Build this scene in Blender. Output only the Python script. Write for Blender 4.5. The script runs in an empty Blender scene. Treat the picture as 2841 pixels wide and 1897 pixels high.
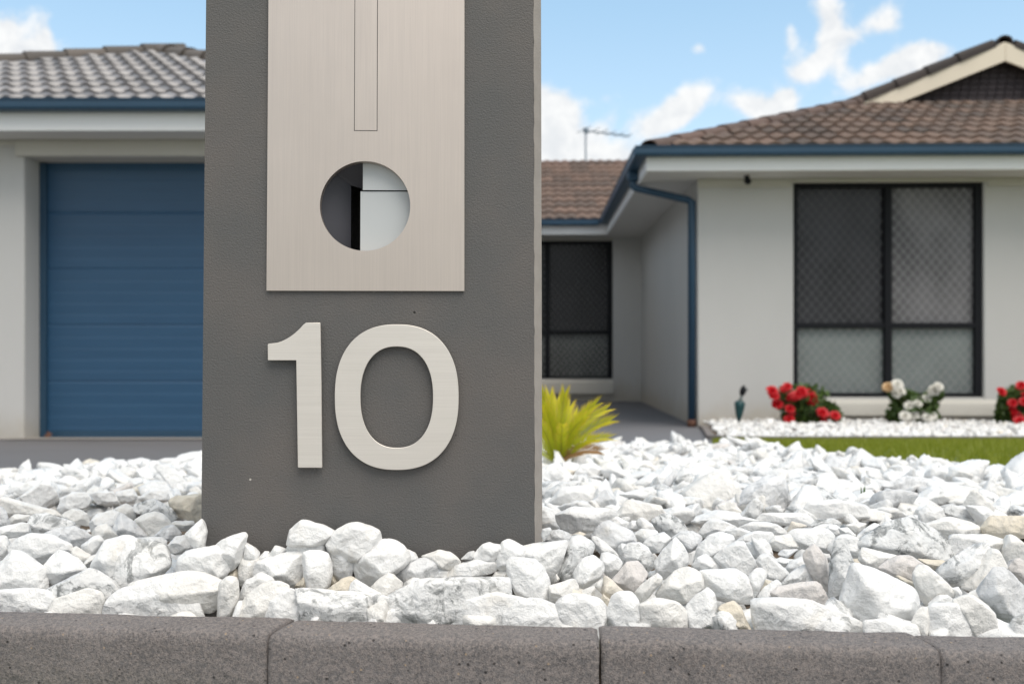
import bpy, bmesh, math, random
import numpy as np
from mathutils import Vector, Matrix, Quaternion

# ------------------------------------------------------------------ camera
scn = bpy.context.scene
F = 2762.0            # focal length in photograph pixels (photo 2841 x 1897)
CX, CY = 1420.5, 948.5
CAMZ = 0.75
cam_d = bpy.data.cameras.new('camera')
cam = bpy.data.objects.new('camera', cam_d)
scn.collection.objects.link(cam)
cam.location = (0, 0, CAMZ)
cam.rotation_euler = (math.radians(90), 0, 0)
cam_d.sensor_width = 36.0
cam_d.lens = 35.0
cam_d.clip_start = 0.02
cam_d.clip_end = 1000
cam_d.dof.use_dof = True
cam_d.dof.focus_distance = 1.05
cam_d.dof.aperture_fstop = 7.4
scn.camera = cam

# ------------------------------------------------------------------ view and light
scn.render.engine = 'CYCLES'
scn.cycles.max_bounces = 8
scn.cycles.diffuse_bounces = 4
vs = scn.view_settings
vs.view_transform = 'Standard'; vs.look = 'None'; vs.gamma = 1.0; vs.use_curve_mapping = False
vs.exposure = 1.13
SUN_EL, SUN_AZ = math.radians(62), math.radians(148)    # azimuth measured from +Y towards +X
SKY_STRENGTH = 0.15
sd = bpy.data.lights.new('sun', 'SUN'); sun = bpy.data.objects.new('sun', sd)
scn.collection.objects.link(sun)
sd.energy = 1.25; sd.angle = math.radians(44); sd.color = (1.0, 0.93, 0.84)
sdir = Vector((math.sin(SUN_AZ)*math.cos(SUN_EL), math.cos(SUN_AZ)*math.cos(SUN_EL), math.sin(SUN_EL)))
sun.rotation_euler = sdir.to_track_quat('Z', 'Y').to_euler()
sun.location = (4, 4, 12)

def lin(r, g, b):
    f = lambda c: (c/255/12.92) if c/255 <= 0.04045 else ((c/255+0.055)/1.055)**2.4
    return (f(r), f(g), f(b), 1.0)

class NT:
    """small node-tree helper"""
    def __init__(s, tree): s.t = tree; s.n = tree.nodes; s.l = tree.links
    def node(s, typ, **kw):
        n = s.n.new(typ)
        for k, v in kw.items(): setattr(n, k, v)
        return n
    def put(s, sock, v):
        if isinstance(v, bpy.types.NodeSocket): s.l.new(v, sock)
        elif v is not None:
            if sock.type == 'RGBA' and isinstance(v, (tuple, list)) and len(v) == 3: v = (*v, 1.0)
            sock.default_value = v
    def math(s, op, a, b=None, c=None, clamp=False):
        n = s.node('ShaderNodeMath', operation=op, use_clamp=clamp)
        for i, v in enumerate((a, b, c)):
            if v is not None: s.put(n.inputs[i], v)
        return n.outputs[0]
    def vmath(s, op, a, b=None):
        n = s.node('ShaderNodeVectorMath', operation=op)
        s.put(n.inputs[0], a)
        if b is not None: s.put(n.inputs[1], b)
        return n.outputs[0] if op not in ('LENGTH', 'DISTANCE', 'DOT_PRODUCT') else n.outputs['Value']
    def noise(s, vec, scale, detail=3, rough=0.55, dist=0.0):
        n = s.node('ShaderNodeTexNoise'); s.put(n.inputs['Vector'], vec)
        n.inputs['Scale'].default_value = scale; n.inputs['Detail'].default_value = detail
        n.inputs['Roughness'].default_value = rough; n.inputs['Distortion'].default_value = dist
        return n.outputs['Fac']
    def ramp(s, fac, lo, hi, a=0.0, b=1.0):
        n = s.node('ShaderNodeMapRange', interpolation_type='SMOOTHSTEP')
        s.put(n.inputs['Value'], fac)
        for k, v in (('From Min', lo), ('From Max', hi), ('To Min', a), ('To Max', b)): s.put(n.inputs[k], v)
        return n.outputs[0]
    def mix(s, fac, a, b, mode='MIX'):
        n = s.node('ShaderNodeMix', data_type='RGBA', blend_type=mode)
        s.put(n.inputs[0], fac); s.put(n.inputs[6], a); s.put(n.inputs[7], b)
        return n.outputs[2]
    def scale(s, vec, v):
        n = s.node('ShaderNodeVectorMath', operation='MULTIPLY'); s.put(n.inputs[0], vec); n.inputs[1].default_value = v
        return n.outputs[0]

# ------------------------------------------------------------------ sky
world = bpy.data.worlds.new('World'); scn.world = world; world.use_nodes = True
w = NT(world.node_tree); w.n.clear()
sky = w.node('ShaderNodeTexSky', sky_type='NISHITA')
sky.sun_disc = False; sky.sun_elevation = SUN_EL; sky.sun_rotation = SUN_AZ
sky.altitude = 0; sky.air_density = 1.0; sky.dust_density = 0.9; sky.ozone_density = 2.2
tc = w.node('ShaderNodeTexCoord'); D = tc.outputs['Generated']
sep = w.node('ShaderNodeSeparateXYZ'); w.put(sep.inputs[0], D)
yy = w.math('MAXIMUM', sep.outputs[1], 0.08)
U = w.math('DIVIDE', sep.outputs[0], yy); V = w.math('DIVIDE', sep.outputs[2], yy)
cmb = w.node('ShaderNodeCombineXYZ'); w.put(cmb.inputs[0], U); w.put(cmb.inputs[1], V)
UV = cmb.outputs[0]
wn = w.node('ShaderNodeTexNoise'); w.put(wn.inputs['Vector'], UV); wn.inputs['Scale'].default_value = 16; wn.inputs['Detail'].default_value = 4
warp = w.vmath('SUBTRACT', wn.outputs['Color'], (0.5, 0.5, 0.5)); warp = w.scale(warp, (0.035, 0.035, 0))
UVw = w.vmath('ADD', UV, warp)
# (px, py, half width, half height, tilt in degrees, density) of each cloud, seen in the photograph
CLOUDS = [(60,150,100,34,0,1.0),(112,88,30,46,0,.75),(8,68,42,28,0,.85),(-120,120,120,70,0,1.2),
 (1545,330,72,66,0,1.2),(1580,425,120,46,0,1.0),(1700,440,120,26,0,.7),(1690,338,26,50,30,.45),(1455,330,50,80,0,1),
 (1890,285,84,36,-28,1.2),(1812,335,60,36,-30,.9),(2118,300,78,38,5,1.25),(2182,282,24,24,0,.8),(1950,135,24,18,0,.62),(1690,262,26,16,0,.45),
 (2312,36,44,52,0,1.1),(2290,120,26,46,35,.75),(2240,192,56,36,-20,1.15),(2185,110,20,40,0,.7),(2370,105,50,24,-30,.75),(2460,50,38,40,0,.9),(2335,190,26,40,20,.6),
 (2425,210,100,26,-30,1.05),(2570,160,66,38,-15,1.15),(2500,205,30,30,0,.6),
 (3300,250,300,110,-10,1.2),(-900,150,350,90,5,1.2),(3000,-300,260,90,10,1.1),(700,-350,500,110,-8,1.1),(2000,-700,500,160,12,1.2),(900,300,260,70,0,1.1)]
tot = None
for (px, py, a, b, rot, den) in CLOUDS:
    a *= 1.18; b *= 1.18
    u0, v0 = (px-CX)/F, (CY-py)/F
    c, s_ = math.cos(math.radians(rot)), math.sin(math.radians(rot))
    d = w.vmath('SUBTRACT', UVw, (u0, v0, 0))
    du = w.vmath('DOT_PRODUCT', d, (c*F/a, -s_*F/a, 0))
    dv = w.vmath('DOT_PRODUCT', d, (s_*F/b, c*F/b, 0))
    r2 = w.math('ADD', w.math('MULTIPLY', du, du), w.math('MULTIPLY', dv, dv))
    g = w.math('MULTIPLY', w.math('EXPONENT', w.math('MULTIPLY', r2, -0.8)), den)
    tot = g if tot is None else w.math('ADD', tot, g)
det = w.noise(UV, 38, 6, 0.62, 0.35)
tot = w.math('ADD', tot, w.math('MULTIPLY', w.math('SUBTRACT', det, 0.5), 1.25))
front = w.ramp(sep.outputs[1], 0.25, 0.5)
m1 = w.math('MULTIPLY', w.ramp(tot, 0.30, 1.05), front)
# unseen rest of the sky: cloud cover added thickly to whiten the ambient light
zz = w.math('ADD', w.math('MAXIMUM', sep.outputs[2], 0.0), 0.18)
cmb2 = w.node('ShaderNodeCombineXYZ'); w.put(cmb2.inputs[0], w.math('DIVIDE', sep.outputs[0], zz)); w.put(cmb2.inputs[1], w.math('DIVIDE', sep.outputs[1], zz))
far = w.noise(cmb2.outputs[0], 1.3, 6, 0.55, 0.2)
m2 = w.math('MULTIPLY', w.ramp(far, 0.33, 0.50), w.math('SUBTRACT', 1.0, front))
mask = w.math('MAXIMUM', m1, m2)
grad = w.mix(w.ramp(sep.outputs[2], 0.10, 0.42), (1.80, 2.32, 2.60), (1.00, 1.70, 2.20))
skyc = w.mix(0.72, sky.outputs[0], grad)
cl = w.mix(w.ramp(det, 0.3, 0.7), (2.55, 2.60, 2.66), (3.10, 3.09, 3.05))
col = w.mix(w.math('MULTIPLY', mask, 0.95), skyc, cl)
bg = w.node('ShaderNodeBackground'); w.put(bg.inputs[0], col); bg.inputs[1].default_value = SKY_STRENGTH
wo = w.node('ShaderNodeOutputWorld'); w.l.new(bg.outputs[0], wo.inputs[0])

# ------------------------------------------------------------------ object helpers
C = scn.collection
def tag(o, label=None, cat=None, group=None, kind=None):
    if label: o['label'] = label
    if cat: o['category'] = cat
    if group: o['group'] = group
    if kind: o['kind'] = kind
    return o
def empty(name, loc=(0,0,0), rz=0.0, **kw):
    o = bpy.data.objects.new(name, None); C.objects.link(o); o.location = loc; o.rotation_euler = (0, 0, rz)
    o.empty_display_size = 0.1
    return tag(o, **kw)
def link(name, me, mat=None, parent=None, loc=(0,0,0), smooth=False):
    if mat and len(me.materials) == 0: me.materials.append(mat)
    o = bpy.data.objects.new(name, me); C.objects.link(o); o.parent = parent; o.location = loc
    if smooth: me.polygons.foreach_set('use_smooth', [True]*len(me.polygons))
    return o
class MB:
    """collects simple solids into one mesh"""
    def __init__(s): s.v = []; s.f = []
    def add(s, vs_, fs):
        k = len(s.v); s.v += [tuple(v) for v in vs_]; s.f += [tuple(i+k for i in f) for f in fs]; return s
    def box(s, x0, x1, y0, y1, z0, z1):
        return s.add([(x0,y0,z0),(x1,y0,z0),(x1,y1,z0),(x0,y1,z0),(x0,y0,z1),(x1,y0,z1),(x1,y1,z1),(x0,y1,z1)],
                     [(0,3,2,1),(4,5,6,7),(0,1,5,4),(1,2,6,5),(2,3,7,6),(3,0,4,7)])
    def prism(s, pts, axis, a, b):
        """closed profile (list of 2D points) swept along axis from a to b"""
        n = len(pts)
        def P(p, t):
            return {'x': (t, p[0], p[1]), 'y': (p[0], t, p[1]), 'z': (p[0], p[1], t)}[axis]
        return s.add([P(p, a) for p in pts]+[P(p, b) for p in pts],
                     [tuple(range(n))[::-1], tuple(range(n, 2*n))]+[(i, (i+1) % n, n+(i+1) % n, n+i) for i in range(n)])
    def bar(s, p, q, wd, th=None, up=(0,0,1)):
        p, q = Vector(p), Vector(q); d = (q-p).normalized(); up = Vector(up)
        if abs(d.dot(up)) > 0.98: up = Vector((1,0,0))
        sx = d.cross(up).normalized(); sy = sx.cross(d).normalized(); th = th or wd
        c = [(-wd/2,-th/2),(wd/2,-th/2),(wd/2,th/2),(-wd/2,th/2)]
        return s.add([p+sx*a+sy*b for a, b in c]+[q+sx*a+sy*b for a, b in c],
                     [(0,1,2,3),(7,6,5,4),(0,4,5,1),(1,5,6,2),(2,6,7,3),(3,7,4,0)])
    def tube(s, pts, rad, n=8, cap=True):
        pts = [Vector(p) for p in pts]; rad = rad if isinstance(rad, (list, tuple)) else [rad]*len(pts)
        vs_ = []; up = None
        for i, p in enumerate(pts):
            d = (pts[min(i+1, len(pts)-1)]-pts[max(i-1, 0)]).normalized()
            r = Vector((0,0,1)) if abs(d.z) < 0.9 else Vector((1,0,0))
            a = d.cross(r).normalized(); b = a.cross(d)
            for k in range(n):
                t = 2*math.pi*k/n; vs_.append(p+a*math.cos(t)*rad[i]+b*math.sin(t)*rad[i])
        fs = [(i*n+k, i*n+(k+1) % n, (i+1)*n+(k+1) % n, (i+1)*n+k) for i in range(len(pts)-1) for k in range(n)]
        if cap: fs += [tuple(range(n))[::-1], tuple(range((len(pts)-1)*n, len(pts)*n))]
        return s.add(vs_, fs)
    def mesh(s, name):
        me = bpy.data.meshes.new(name); me.from_pydata(s.v, [], s.f)
        bm = bmesh.new(); bm.from_mesh(me); bmesh.ops.recalc_face_normals(bm, faces=bm.faces); bm.to_mesh(me); bm.free()
        return me
    def build(s, name, mat, parent=None, bevel=0.0, smooth=False, loc=(0,0,0), seg=2):
        me = s.mesh(name); o = link(name, me, mat, parent, loc, smooth)
        if bevel:
            m = o.modifiers.new('bevel', 'BEVEL'); m.width = bevel; m.segments = seg; m.limit_method = 'ANGLE'; m.angle_limit = math.radians(40)
            me.polygons.foreach_set('use_smooth', [True]*len(me.polygons))
            try: me.set_sharp_from_angle(angle=math.radians(40))
            except Exception: pass
        return o

# ------------------------------------------------------------------ materials
def new_mat(name):
    m = bpy.data.materials.new(name); m.use_nodes = True
    t = NT(m.node_tree); b = m.node_tree.nodes['Principled BSDF']
    return m, t, b
def coords(t, kind='Object'):
    n = t.node('ShaderNodeTexCoord'); return n.outputs[kind]
def wpos(t): return t.node('ShaderNodeNewGeometry').outputs['Position']
def bump(t, b, h, strength, dist=0.01):
    n = t.node('ShaderNodeBump'); t.put(n.inputs['Height'], h); n.inputs['Strength'].default_value = strength; n.inputs['Distance'].default_value = dist
    t.l.new(n.outputs[0], b.inputs['Normal']); return n
def plain(name, col, rough=0.6, metal=0.0, var=0.08, vscale=4.0, bscale=60, bstr=0.15, spec=0.5, bdist=0.004):
    m, t, b = new_mat(name); p = wpos(t)
    f = t.noise(p, vscale, 4)
    c = t.mix(f, tuple(x*(1-var) for x in col[:3]), tuple(min(1, x*(1+var)) for x in col[:3]))
    t.put(b.inputs['Base Color'], c)
    b.inputs['Roughness'].default_value = rough; b.inputs['Metallic'].default_value = metal
    b.inputs['Specular IOR Level'].default_value = spec
    if bstr: bump(t, b, t.noise(p, bscale, 4), bstr, bdist)
    return m

M = {}
M['wall'] = plain('render_wall', (0.62, 0.605, 0.58), 0.85, var=0.05, vscale=1.3, bscale=90, bstr=0.35)
m, t, b = new_mat('render_wall'); p = wpos(t)
sx_ = t.node('ShaderNodeSeparateXYZ'); t.put(sx_.inputs[0], p)
c = t.mix(t.noise(t.scale(p, (1, 1, 0.35)), 1.6, 5, 0.6), (0.52, 0.518, 0.503), (0.60, 0.592, 0.572))
hgt = t.math('ADD', sx_.outputs[2], t.math('MULTIPLY', t.noise(p, 5, 4), -0.35))
c = t.mix(t.ramp(hgt, -0.22, 0.10, 0.55, 0.0), c, (0.42, 0.36, 0.27))
t.put(b.inputs['Base Color'], c); b.inputs['Roughness'].default_value = 0.85
bump(t, b, t.noise(p, 90, 4), 0.4, 0.005); M['wall'] = m
M['white'] = plain('white_paint', (0.88, 0.88, 0.87), 0.45, var=0.03, vscale=2, bstr=0.05)
M['soffit'] = plain('soffit_paint', (0.70, 0.69, 0.66), 0.7, var=0.03, vscale=1, bstr=0.05)
M['cream'] = plain('cream_board', (0.76, 0.68, 0.55), 0.6, var=0.06, vscale=2, bstr=0.1)
M['sill'] = plain('sill_render', (0.56, 0.54, 0.49), 0.8, var=0.06, vscale=2, bstr=0.3)
M['navy'] = plain('navy_metal', (0.020, 0.062, 0.112), 0.42, var=0.12, vscale=3, bstr=0.03)
M['black'] = plain('black_metal', (0.009, 0.010, 0.013), 0.6, var=0.1, bstr=0.03, spec=0.2)
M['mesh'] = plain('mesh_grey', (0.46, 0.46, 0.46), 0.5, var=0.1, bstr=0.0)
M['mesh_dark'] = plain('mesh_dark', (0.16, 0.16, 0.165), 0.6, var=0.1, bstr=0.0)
M['concrete'] = plain('path_concrete', (0.15, 0.152, 0.165), 0.85, var=0.16, vscale=2.2, bscale=120, bstr=0.4)
M['drive'] = plain('drive_concrete', (0.125, 0.120, 0.122), 0.85, var=0.16, vscale=1.7, bscale=120, bstr=0.4)
M['thresh'] = plain('threshold_concrete', (0.36, 0.33, 0.30), 0.85, var=0.12, vscale=3, bscale=120, bstr=0.3)
M['soil'] = plain('soil', (0.14, 0.105, 0.075), 0.95, var=0.4, vscale=30, bscale=200, bstr=0.8)
M['footpath'] = plain('footpath_concrete', (0.30, 0.29, 0.275), 0.9, var=0.12, vscale=3, bscale=150, bstr=0.5)
M['asphalt'] = plain('asphalt', (0.06, 0.06, 0.062), 0.9, var=0.2, vscale=8, bscale=200, bstr=0.6)
M['verge'] = plain('verge_grass', (0.09, 0.12, 0.03), 0.9, var=0.3, vscale=6, bscale=100, bstr=0.8)
M['lawn'] = plain('lawn_soil', (0.10, 0.13, 0.03), 0.9, var=0.3, vscale=6, bscale=100, bstr=0.6)
M['dark'] = plain('dark_interior', (0.055, 0.055, 0.068), 0.5, var=0.25, vscale=12, bstr=0.05)
M['green_pl'] = plain('green_plastic', (0.008, 0.055, 0.06), 0.4, var=0.2, vscale=20, bstr=0.0)
M['grey_pl'] = plain('grey_plastic', (0.16, 0.18, 0.18), 0.5, bstr=0.0)
M['antenna'] = plain('antenna_metal', (0.22, 0.28, 0.34), 0.5, bstr=0.0)
M['rust'] = plain('rust_fitting', (0.12, 0.055, 0.035), 0.8, bstr=0.2)

def pane_mat(name, col, rough, spec=0.3, lo=0.6, hi=1.3):
    m, t, b = new_mat(name); p = wpos(t)
    f = t.ramp(t.noise(t.scale(p, (1.0, 1.0, 0.6)), 2.6, 4), 0.3, 0.7)  # blotchy tone painted into the base colour as uneven glass reflections
    t.put(b.inputs['Base Color'], t.mix(f, tuple(x*lo for x in col), tuple(x*hi for x in col)))
    b.inputs['Roughness'].default_value = rough; b.inputs['Specular IOR Level'].default_value = spec
    return m
M['pane_dark'] = pane_mat('pane_dark', (0.030, 0.030, 0.034), 0.25)
M['pane_curtain'] = pane_mat('pane_curtain', (0.135, 0.130, 0.135), 0.25)
M['pane_pale'] = pane_mat('pane_pale', (0.20, 0.225, 0.22), 0.25, 0.3, 0.88, 1.08)
M['pane_shade'] = pane_mat('pane_shade', (0.085, 0.092, 0.088), 0.25)
M['pane_black'] = pane_mat('pane_black', (0.012, 0.012, 0.015), 0.25)

def tile_mat(name, a, b_, rough, lich=0.0, spec=0.5):
    m, t, b = new_mat(name); p = wpos(t)
    oi = t.node('ShaderNodeObjectInfo').outputs['Random']
    f = t.math('ADD', t.math('MULTIPLY', oi, 0.65), t.math('MULTIPLY', t.noise(p, 9, 4), 0.45))
    c = t.mix(t.ramp(f, 0.2, 0.9), a, b_)
    if lich:
        c = t.mix(t.math('MULTIPLY', t.ramp(t.noise(p, 26, 4), 0.62, 0.74), lich), c, (0.30, 0.27, 0.19))
    t.put(b.inputs['Base Color'], c)
    b.inputs['Roughness'].default_value = rough; b.inputs['Specular IOR Level'].default_value = spec
    bump(t, b, t.noise(p, 70, 4), 0.3, 0.004)
    return m
M['tile_brown'] = tile_mat('tile_brown', (0.078, 0.059, 0.050), (0.165, 0.108, 0.080), 0.65, 0.5)
M['tile_recess'] = tile_mat('tile_recess_brown', (0.105, 0.076, 0.062), (0.18, 0.118, 0.090), 0.7, 0.0)
M['tile_grey'] = tile_mat('tile_grey', (0.13, 0.125, 0.13), (0.23, 0.22, 0.225), 0.36, 0.0, 0.9)
M['ridge_brown'] = tile_mat('ridge_brown', (0.085, 0.058, 0.048), (0.14, 0.088, 0.070), 0.75, 0.3)
M['ridge_dark'] = tile_mat('ridge_dark', (0.035, 0.028, 0.027), (0.06, 0.045, 0.04), 0.75, 0.0)
M['ridge_grey'] = tile_mat('ridge_grey', (0.08, 0.07, 0.062), (0.13, 0.11, 0.095), 0.7, 0.0)
M['infill'] = tile_mat('gable_brick', (0.040, 0.033, 0.038), (0.070, 0.055, 0.060), 0.8, 0.0)

# roller door
m, t, b = new_mat('door_navy'); p = wpos(t)
f = t.noise(t.scale(p, (0.6, 1, 5)), 2.5, 4)
t.put(b.inputs['Base Color'], t.mix(f, (0.018, 0.068, 0.140), (0.027, 0.092, 0.180)))
b.inputs['Roughness'].default_value = 0.42; M['door'] = m

# pillar: painted sprayed cement
m, t, b = new_mat('pillar_render'); p = coords(t)
f1 = t.noise(p, 7, 3); f2 = t.noise(p, 420, 3)
c = t.mix(t.ramp(f1, 0.35, 0.7), (0.102, 0.101, 0.099), (0.128, 0.117, 0.109))
c = t.mix(t.ramp(f2, 0.62, 0.8, 0, 0.35), c, (0.24, 0.22, 0.20))
vo = t.node('ShaderNodeTexVoronoi', feature='F1'); t.put(vo.inputs['Vector'], t.scale(p, (1, 0, 1))); vo.inputs['Scale'].default_value = 58
pick = t.node('ShaderNodeTexWhiteNoise'); t.put(pick.inputs['Vector'], vo.outputs['Position'])
pit = t.math('MULTIPLY', t.ramp(vo.outputs['Distance'], 0.05, 0.09, 1.0, 0.0), t.math('GREATER_THAN', pick.outputs['Value'], 0.972))
chip = t.math('MULTIPLY', t.ramp(vo.outputs['Distance'], 0.04, 0.09, 1.0, 0.0), t.math('LESS_THAN', pick.outputs['Value'], 0.012))
c = t.mix(pit, c, (0.012, 0.011, 0.010)); c = t.mix(chip, c, (0.5, 0.47, 0.43))
t.put(b.inputs['Base Color'], c); b.inputs['Roughness'].default_value = 0.62; b.inputs['Specular IOR Level'].default_value = 0.4
h = t.math('ADD', t.math('MULTIPLY', t.noise(t.scale(p, (1, 1, 1.2)), 430, 4, 0.6), 1.0), t.math('MULTIPLY', t.noise(p, 700, 3), 0.5))
h = t.math('SUBTRACT', h, t.math('MULTIPLY', pit, 2.0))
bump(t, b, h, 0.6, 0.0016); M['pillar'] = m
M['pillar_edge'] = plain('pillar_pale_edge', (0.30, 0.275, 0.25), 0.75, var=0.15, vscale=60, bscale=500, bstr=0.5, bdist=0.001)  # edge strip, paler than the pillar front

def brushed(name, a, b_, axis, rough, metal=0.9):
    m, t, b = new_mat(name); p = coords(t)
    st = (900, 900, 9) if axis == 'z' else (9, 900, 900)
    f = t.noise(t.scale(p, st), 1.0, 3, 0.6)
    g = t.noise(t.scale(p, tuple(0.12*x for x in st)), 1.0, 2)
    big = t.noise(p, 9, 3)
    c = t.mix(t.math('ADD', t.math('MULTIPLY', t.ramp(f, 0.25, 0.75), 0.5), t.math('MULTIPLY', g, 0.3)), a, b_)
    c = t.mix(t.ramp(big, 0.35, 0.7, 0, 0.2), c, tuple(x*0.86 for x in a))
    sp = t.noise(p, 260, 3)
    c = t.mix(t.ramp(sp, 0.72, 0.8, 0, 0.4), c, (0.30, 0.24, 0.18))
    t.put(b.inputs['Base Color'], c); b.inputs['Metallic'].default_value = metal
    t.put(b.inputs['Roughness'], t.math('ADD', t.math('MULTIPLY', f, 0.12), rough-0.06))
    bump(t, b, f, 0.12, 0.0004)
    return m
M['plate'] = brushed('satin_plate', (0.56, 0.49, 0.435), (0.66, 0.58, 0.515), 'z', 0.45)  # warm tint in the base colour stands in for reflected warm surroundings
M['digit'] = brushed('satin_numeral', (0.72, 0.67, 0.61), (0.84, 0.79, 0.73), 'x', 0.50, 0.75)
M['liner'] = plain('painted_liner', (0.50, 0.52, 0.525), 0.5, var=0.02, bstr=0.02)
M['gapline'] = plain('groove_dark', (0.02, 0.02, 0.02), 0.7, bstr=0.0)

# kerb
m, t, b = new_mat('kerb_concrete'); p = wpos(t)
n1 = t.noise(p, 22, 4); n2 = t.noise(p, 300, 5, 0.75); n3 = t.noise(p, 800, 3)
oi_ = t.node('ShaderNodeObjectInfo').outputs['Random']
c = t.mix(t.math('ADD', t.math('MULTIPLY', t.ramp(n1, 0.3, 0.7), 0.75), t.math('MULTIPLY', oi_, 0.25)), (0.118, 0.112, 0.113), (0.185, 0.174, 0.172))
c = t.mix(t.ramp(n2, 0.38, 0.62, 0.0, 0.8), c, (0.30, 0.262, 0.243))
c = t.mix(t.ramp(n3, 0.52, 0.66, 0, 0.6), c, (0.045, 0.04, 0.04))
vo = t.node('ShaderNodeTexVoronoi'); t.put(vo.inputs['Vector'], p); vo.inputs['Scale'].default_value = 190
pk = t.node('ShaderNodeTexWhiteNoise'); t.put(pk.inputs['Vector'], vo.outputs['Position'])
sp = t.math('MULTIPLY', t.ramp(vo.outputs['Distance'], 0.12, 0.26, 1, 0), t.math('GREATER_THAN', pk.outputs['Value'], 0.93))
pt = t.math('MULTIPLY', t.ramp(vo.outputs['Distance'], 0.10, 0.30, 0.75, 0), t.math('LESS_THAN', pk.outputs['Value'], 0.09))
c = t.mix(t.math('MULTIPLY', sp, 0.7), c, (0.42, 0.31, 0.20)); c = t.mix(pt, c, (0.02, 0.018, 0.018))
t.put(b.inputs['Base Color'], c); b.inputs['Roughness'].default_value = 0.9
bump(t, b, t.math('SUBTRACT', t.math('ADD', n2, t.math('MULTIPLY', n3, 0.6)), t.math('MULTIPLY', pt, 1.5)), 0.8, 0.0026); M['kerb'] = m

# marble chips: colour by per-stone attribute, veins and earthy stains on top
m, t, b = new_mat('white_marble'); p = wpos(t)
at = t.node('ShaderNodeAttribute', attribute_name='tint'); base = at.outputs['Color']
vein = t.noise(p, 34, 6, 0.68, 1.6); vein2 = t.noise(p, 120, 5, 0.7, 0.6)
greyness = at.outputs['Alpha']
c = t.mix(t.ramp(t.noise(p, 55, 5, 0.65, 0.8), 0.40, 0.72, 0, 0.13), base, (0.52, 0.54, 0.57))
c = t.mix(t.math('MULTIPLY', t.ramp(vein, 0.49, 0.60), t.math('MULTIPLY', greyness, t.ramp(vein2, 0.35, 0.6, 0.5, 1.0))), c, (0.20, 0.21, 0.21))
c = t.mix(t.ramp(t.noise(p, 26, 5, 0.6, 0.5), 0.56, 0.76, 0, 0.24), c, (0.76, 0.66, 0.50))
c = t.mix(t.ramp(t.noise(p, 900, 3, 0.6), 0.55, 0.8, 0, 0.07), c, (0.45, 0.42, 0.38))
t.put(b.inputs['Base Color'], c); b.inputs['Roughness'].default_value = 0.55; b.inputs['Specular IOR Level'].default_value = 0.45
v2 = t.node('ShaderNodeTexVoronoi', feature='F1'); t.put(v2.inputs['Vector'], p); v2.inputs['Scale'].default_value = 95
h = t.math('ADD', t.noise(p, 260, 6, 0.7), t.math('MULTIPLY', t.noise(p, 75, 4, 0.6, 0.7), 1.3))
h = t.math('ADD', h, t.math('MULTIPLY', v2.outputs['Distance'], 1.1))
bump(t, b, h, 0.7, 0.0032); M['stone'] = m

# ------------------------------------------------------------------ terrain
def sstep(a, b_, x):
    t_ = min(1, max(0, (x-a)/(b_-a))); return t_*t_*(3-2*t_)
def gz(X, Y):
    if Y < 0.84: return 0.46
    if Y < 3.95: r = 0.53-0.0694*(Y-1.057)
    elif Y < 6.2: r = 0.3292-0.1942*(Y-3.95)/2.25
    elif Y < 8.82: r = 0.135-0.140*(Y-6.2)/2.62
    elif Y < 13.75: r = -0.005-0.065*(Y-8.82)/4.93
    else: r = -0.07
    l = max(0.53-0.0786*(Y-1.057), 0.014) if Y < 8.5 else r
    k = 1-sstep(-1.3, -0.7, X)
    return r+(l-r)*k
def sheet(name, poly, mat, dz, ys=None, xs=None, kind='structure', parent=None):
    bm = bmesh.new(); vs_ = [bm.verts.new((x, y, 0)) for x, y in poly]; bm.faces.new(vs_)
    for y in (ys or [0.84, 2, 3, 3.95, 5, 6.2, 7, 7.63, 8.5, 8.82, 13.75]):
        bmesh.ops.bisect_plane(bm, geom=bm.verts[:]+bm.edges[:]+bm.faces[:], plane_co=(0, y, 0), plane_no=(0, 1, 0))
    for x in (xs or [-1.3, -1.15, -1.0, -0.85, -0.7]):
        bmesh.ops.bisect_plane(bm, geom=bm.verts[:]+bm.edges[:]+bm.faces[:], plane_co=(x, 0, 0), plane_no=(1, 0, 0))
    for v in bm.verts: v.co.z = gz(v.co.x, v.co.y+1e-6)+dz
    bmesh.ops.triangulate(bm, faces=bm.faces[:]); bmesh.ops.recalc_face_normals(bm, faces=bm.faces[:])
    for f_ in bm.faces:
        if f_.normal.z < 0: f_.normal_flip()
    me = bpy.data.meshes.new(name); bm.to_mesh(me); bm.free()
    o = link(name, me, mat, parent)
    if kind: o['kind'] = kind
    return o

# kerb line (rear top edge)
K0, K1 = Vector((-0.486, 0.944)), Vector((0.444, 0.863))
kd = (K1-K0).normalized(); kn = Vector((kd.y, -kd.x))        # kn points towards the camera
def kerb_pt(t_, off=0.0): return K0+kd*t_+kn*off
KTOP = 0.4965
bed = [tuple(kerb_pt(-1.3)), (-2.3, 1.8), (-1.85, 2.2), (-1.30, 2.52), (-0.90, 3.05), (-0.40, 3.45), (0.36, 3.75), (0.89, 3.95), (1.0, 3.3), (1.08, 2.95), (1.24, 2.42), (1.65, 1.85), (2.1, 1.5), tuple(kerb_pt(2.4))]
ground = sheet('ground', [(-150, -150), (150, -150), (150, 300), (-150, 300)], M['verge'], -0.10, ys=[-9, -1.2, 0.84, 0.86, 6.2, 8.5, 8.82, 13.75], xs=[-8, -1.3, -1.0, -0.7, 6])
stone_bed = sheet('stone_bed', bed, M['soil'], -0.045, ys=[0.98, 1.06, 1.14, 1.25, 1.4, 2, 3, 6.2])
for v in stone_bed.data.vertices: v.co.z -= 0.045*(1-sstep(1.06, 1.4, v.co.y))
front = bed[1:-1]
drive = sheet('driveway', front[:4]+[(-0.7, 3.2), (-0.7, 7.63), (-12, 7.63), (-12, 1.8)], M['drive'], 0.0)
sheet('driveway_joint', [(-12, 6.55), (-0.7, 6.55), (-0.7, 6.60), (-12, 6.60)], M['drive'], 0.004)
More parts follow.
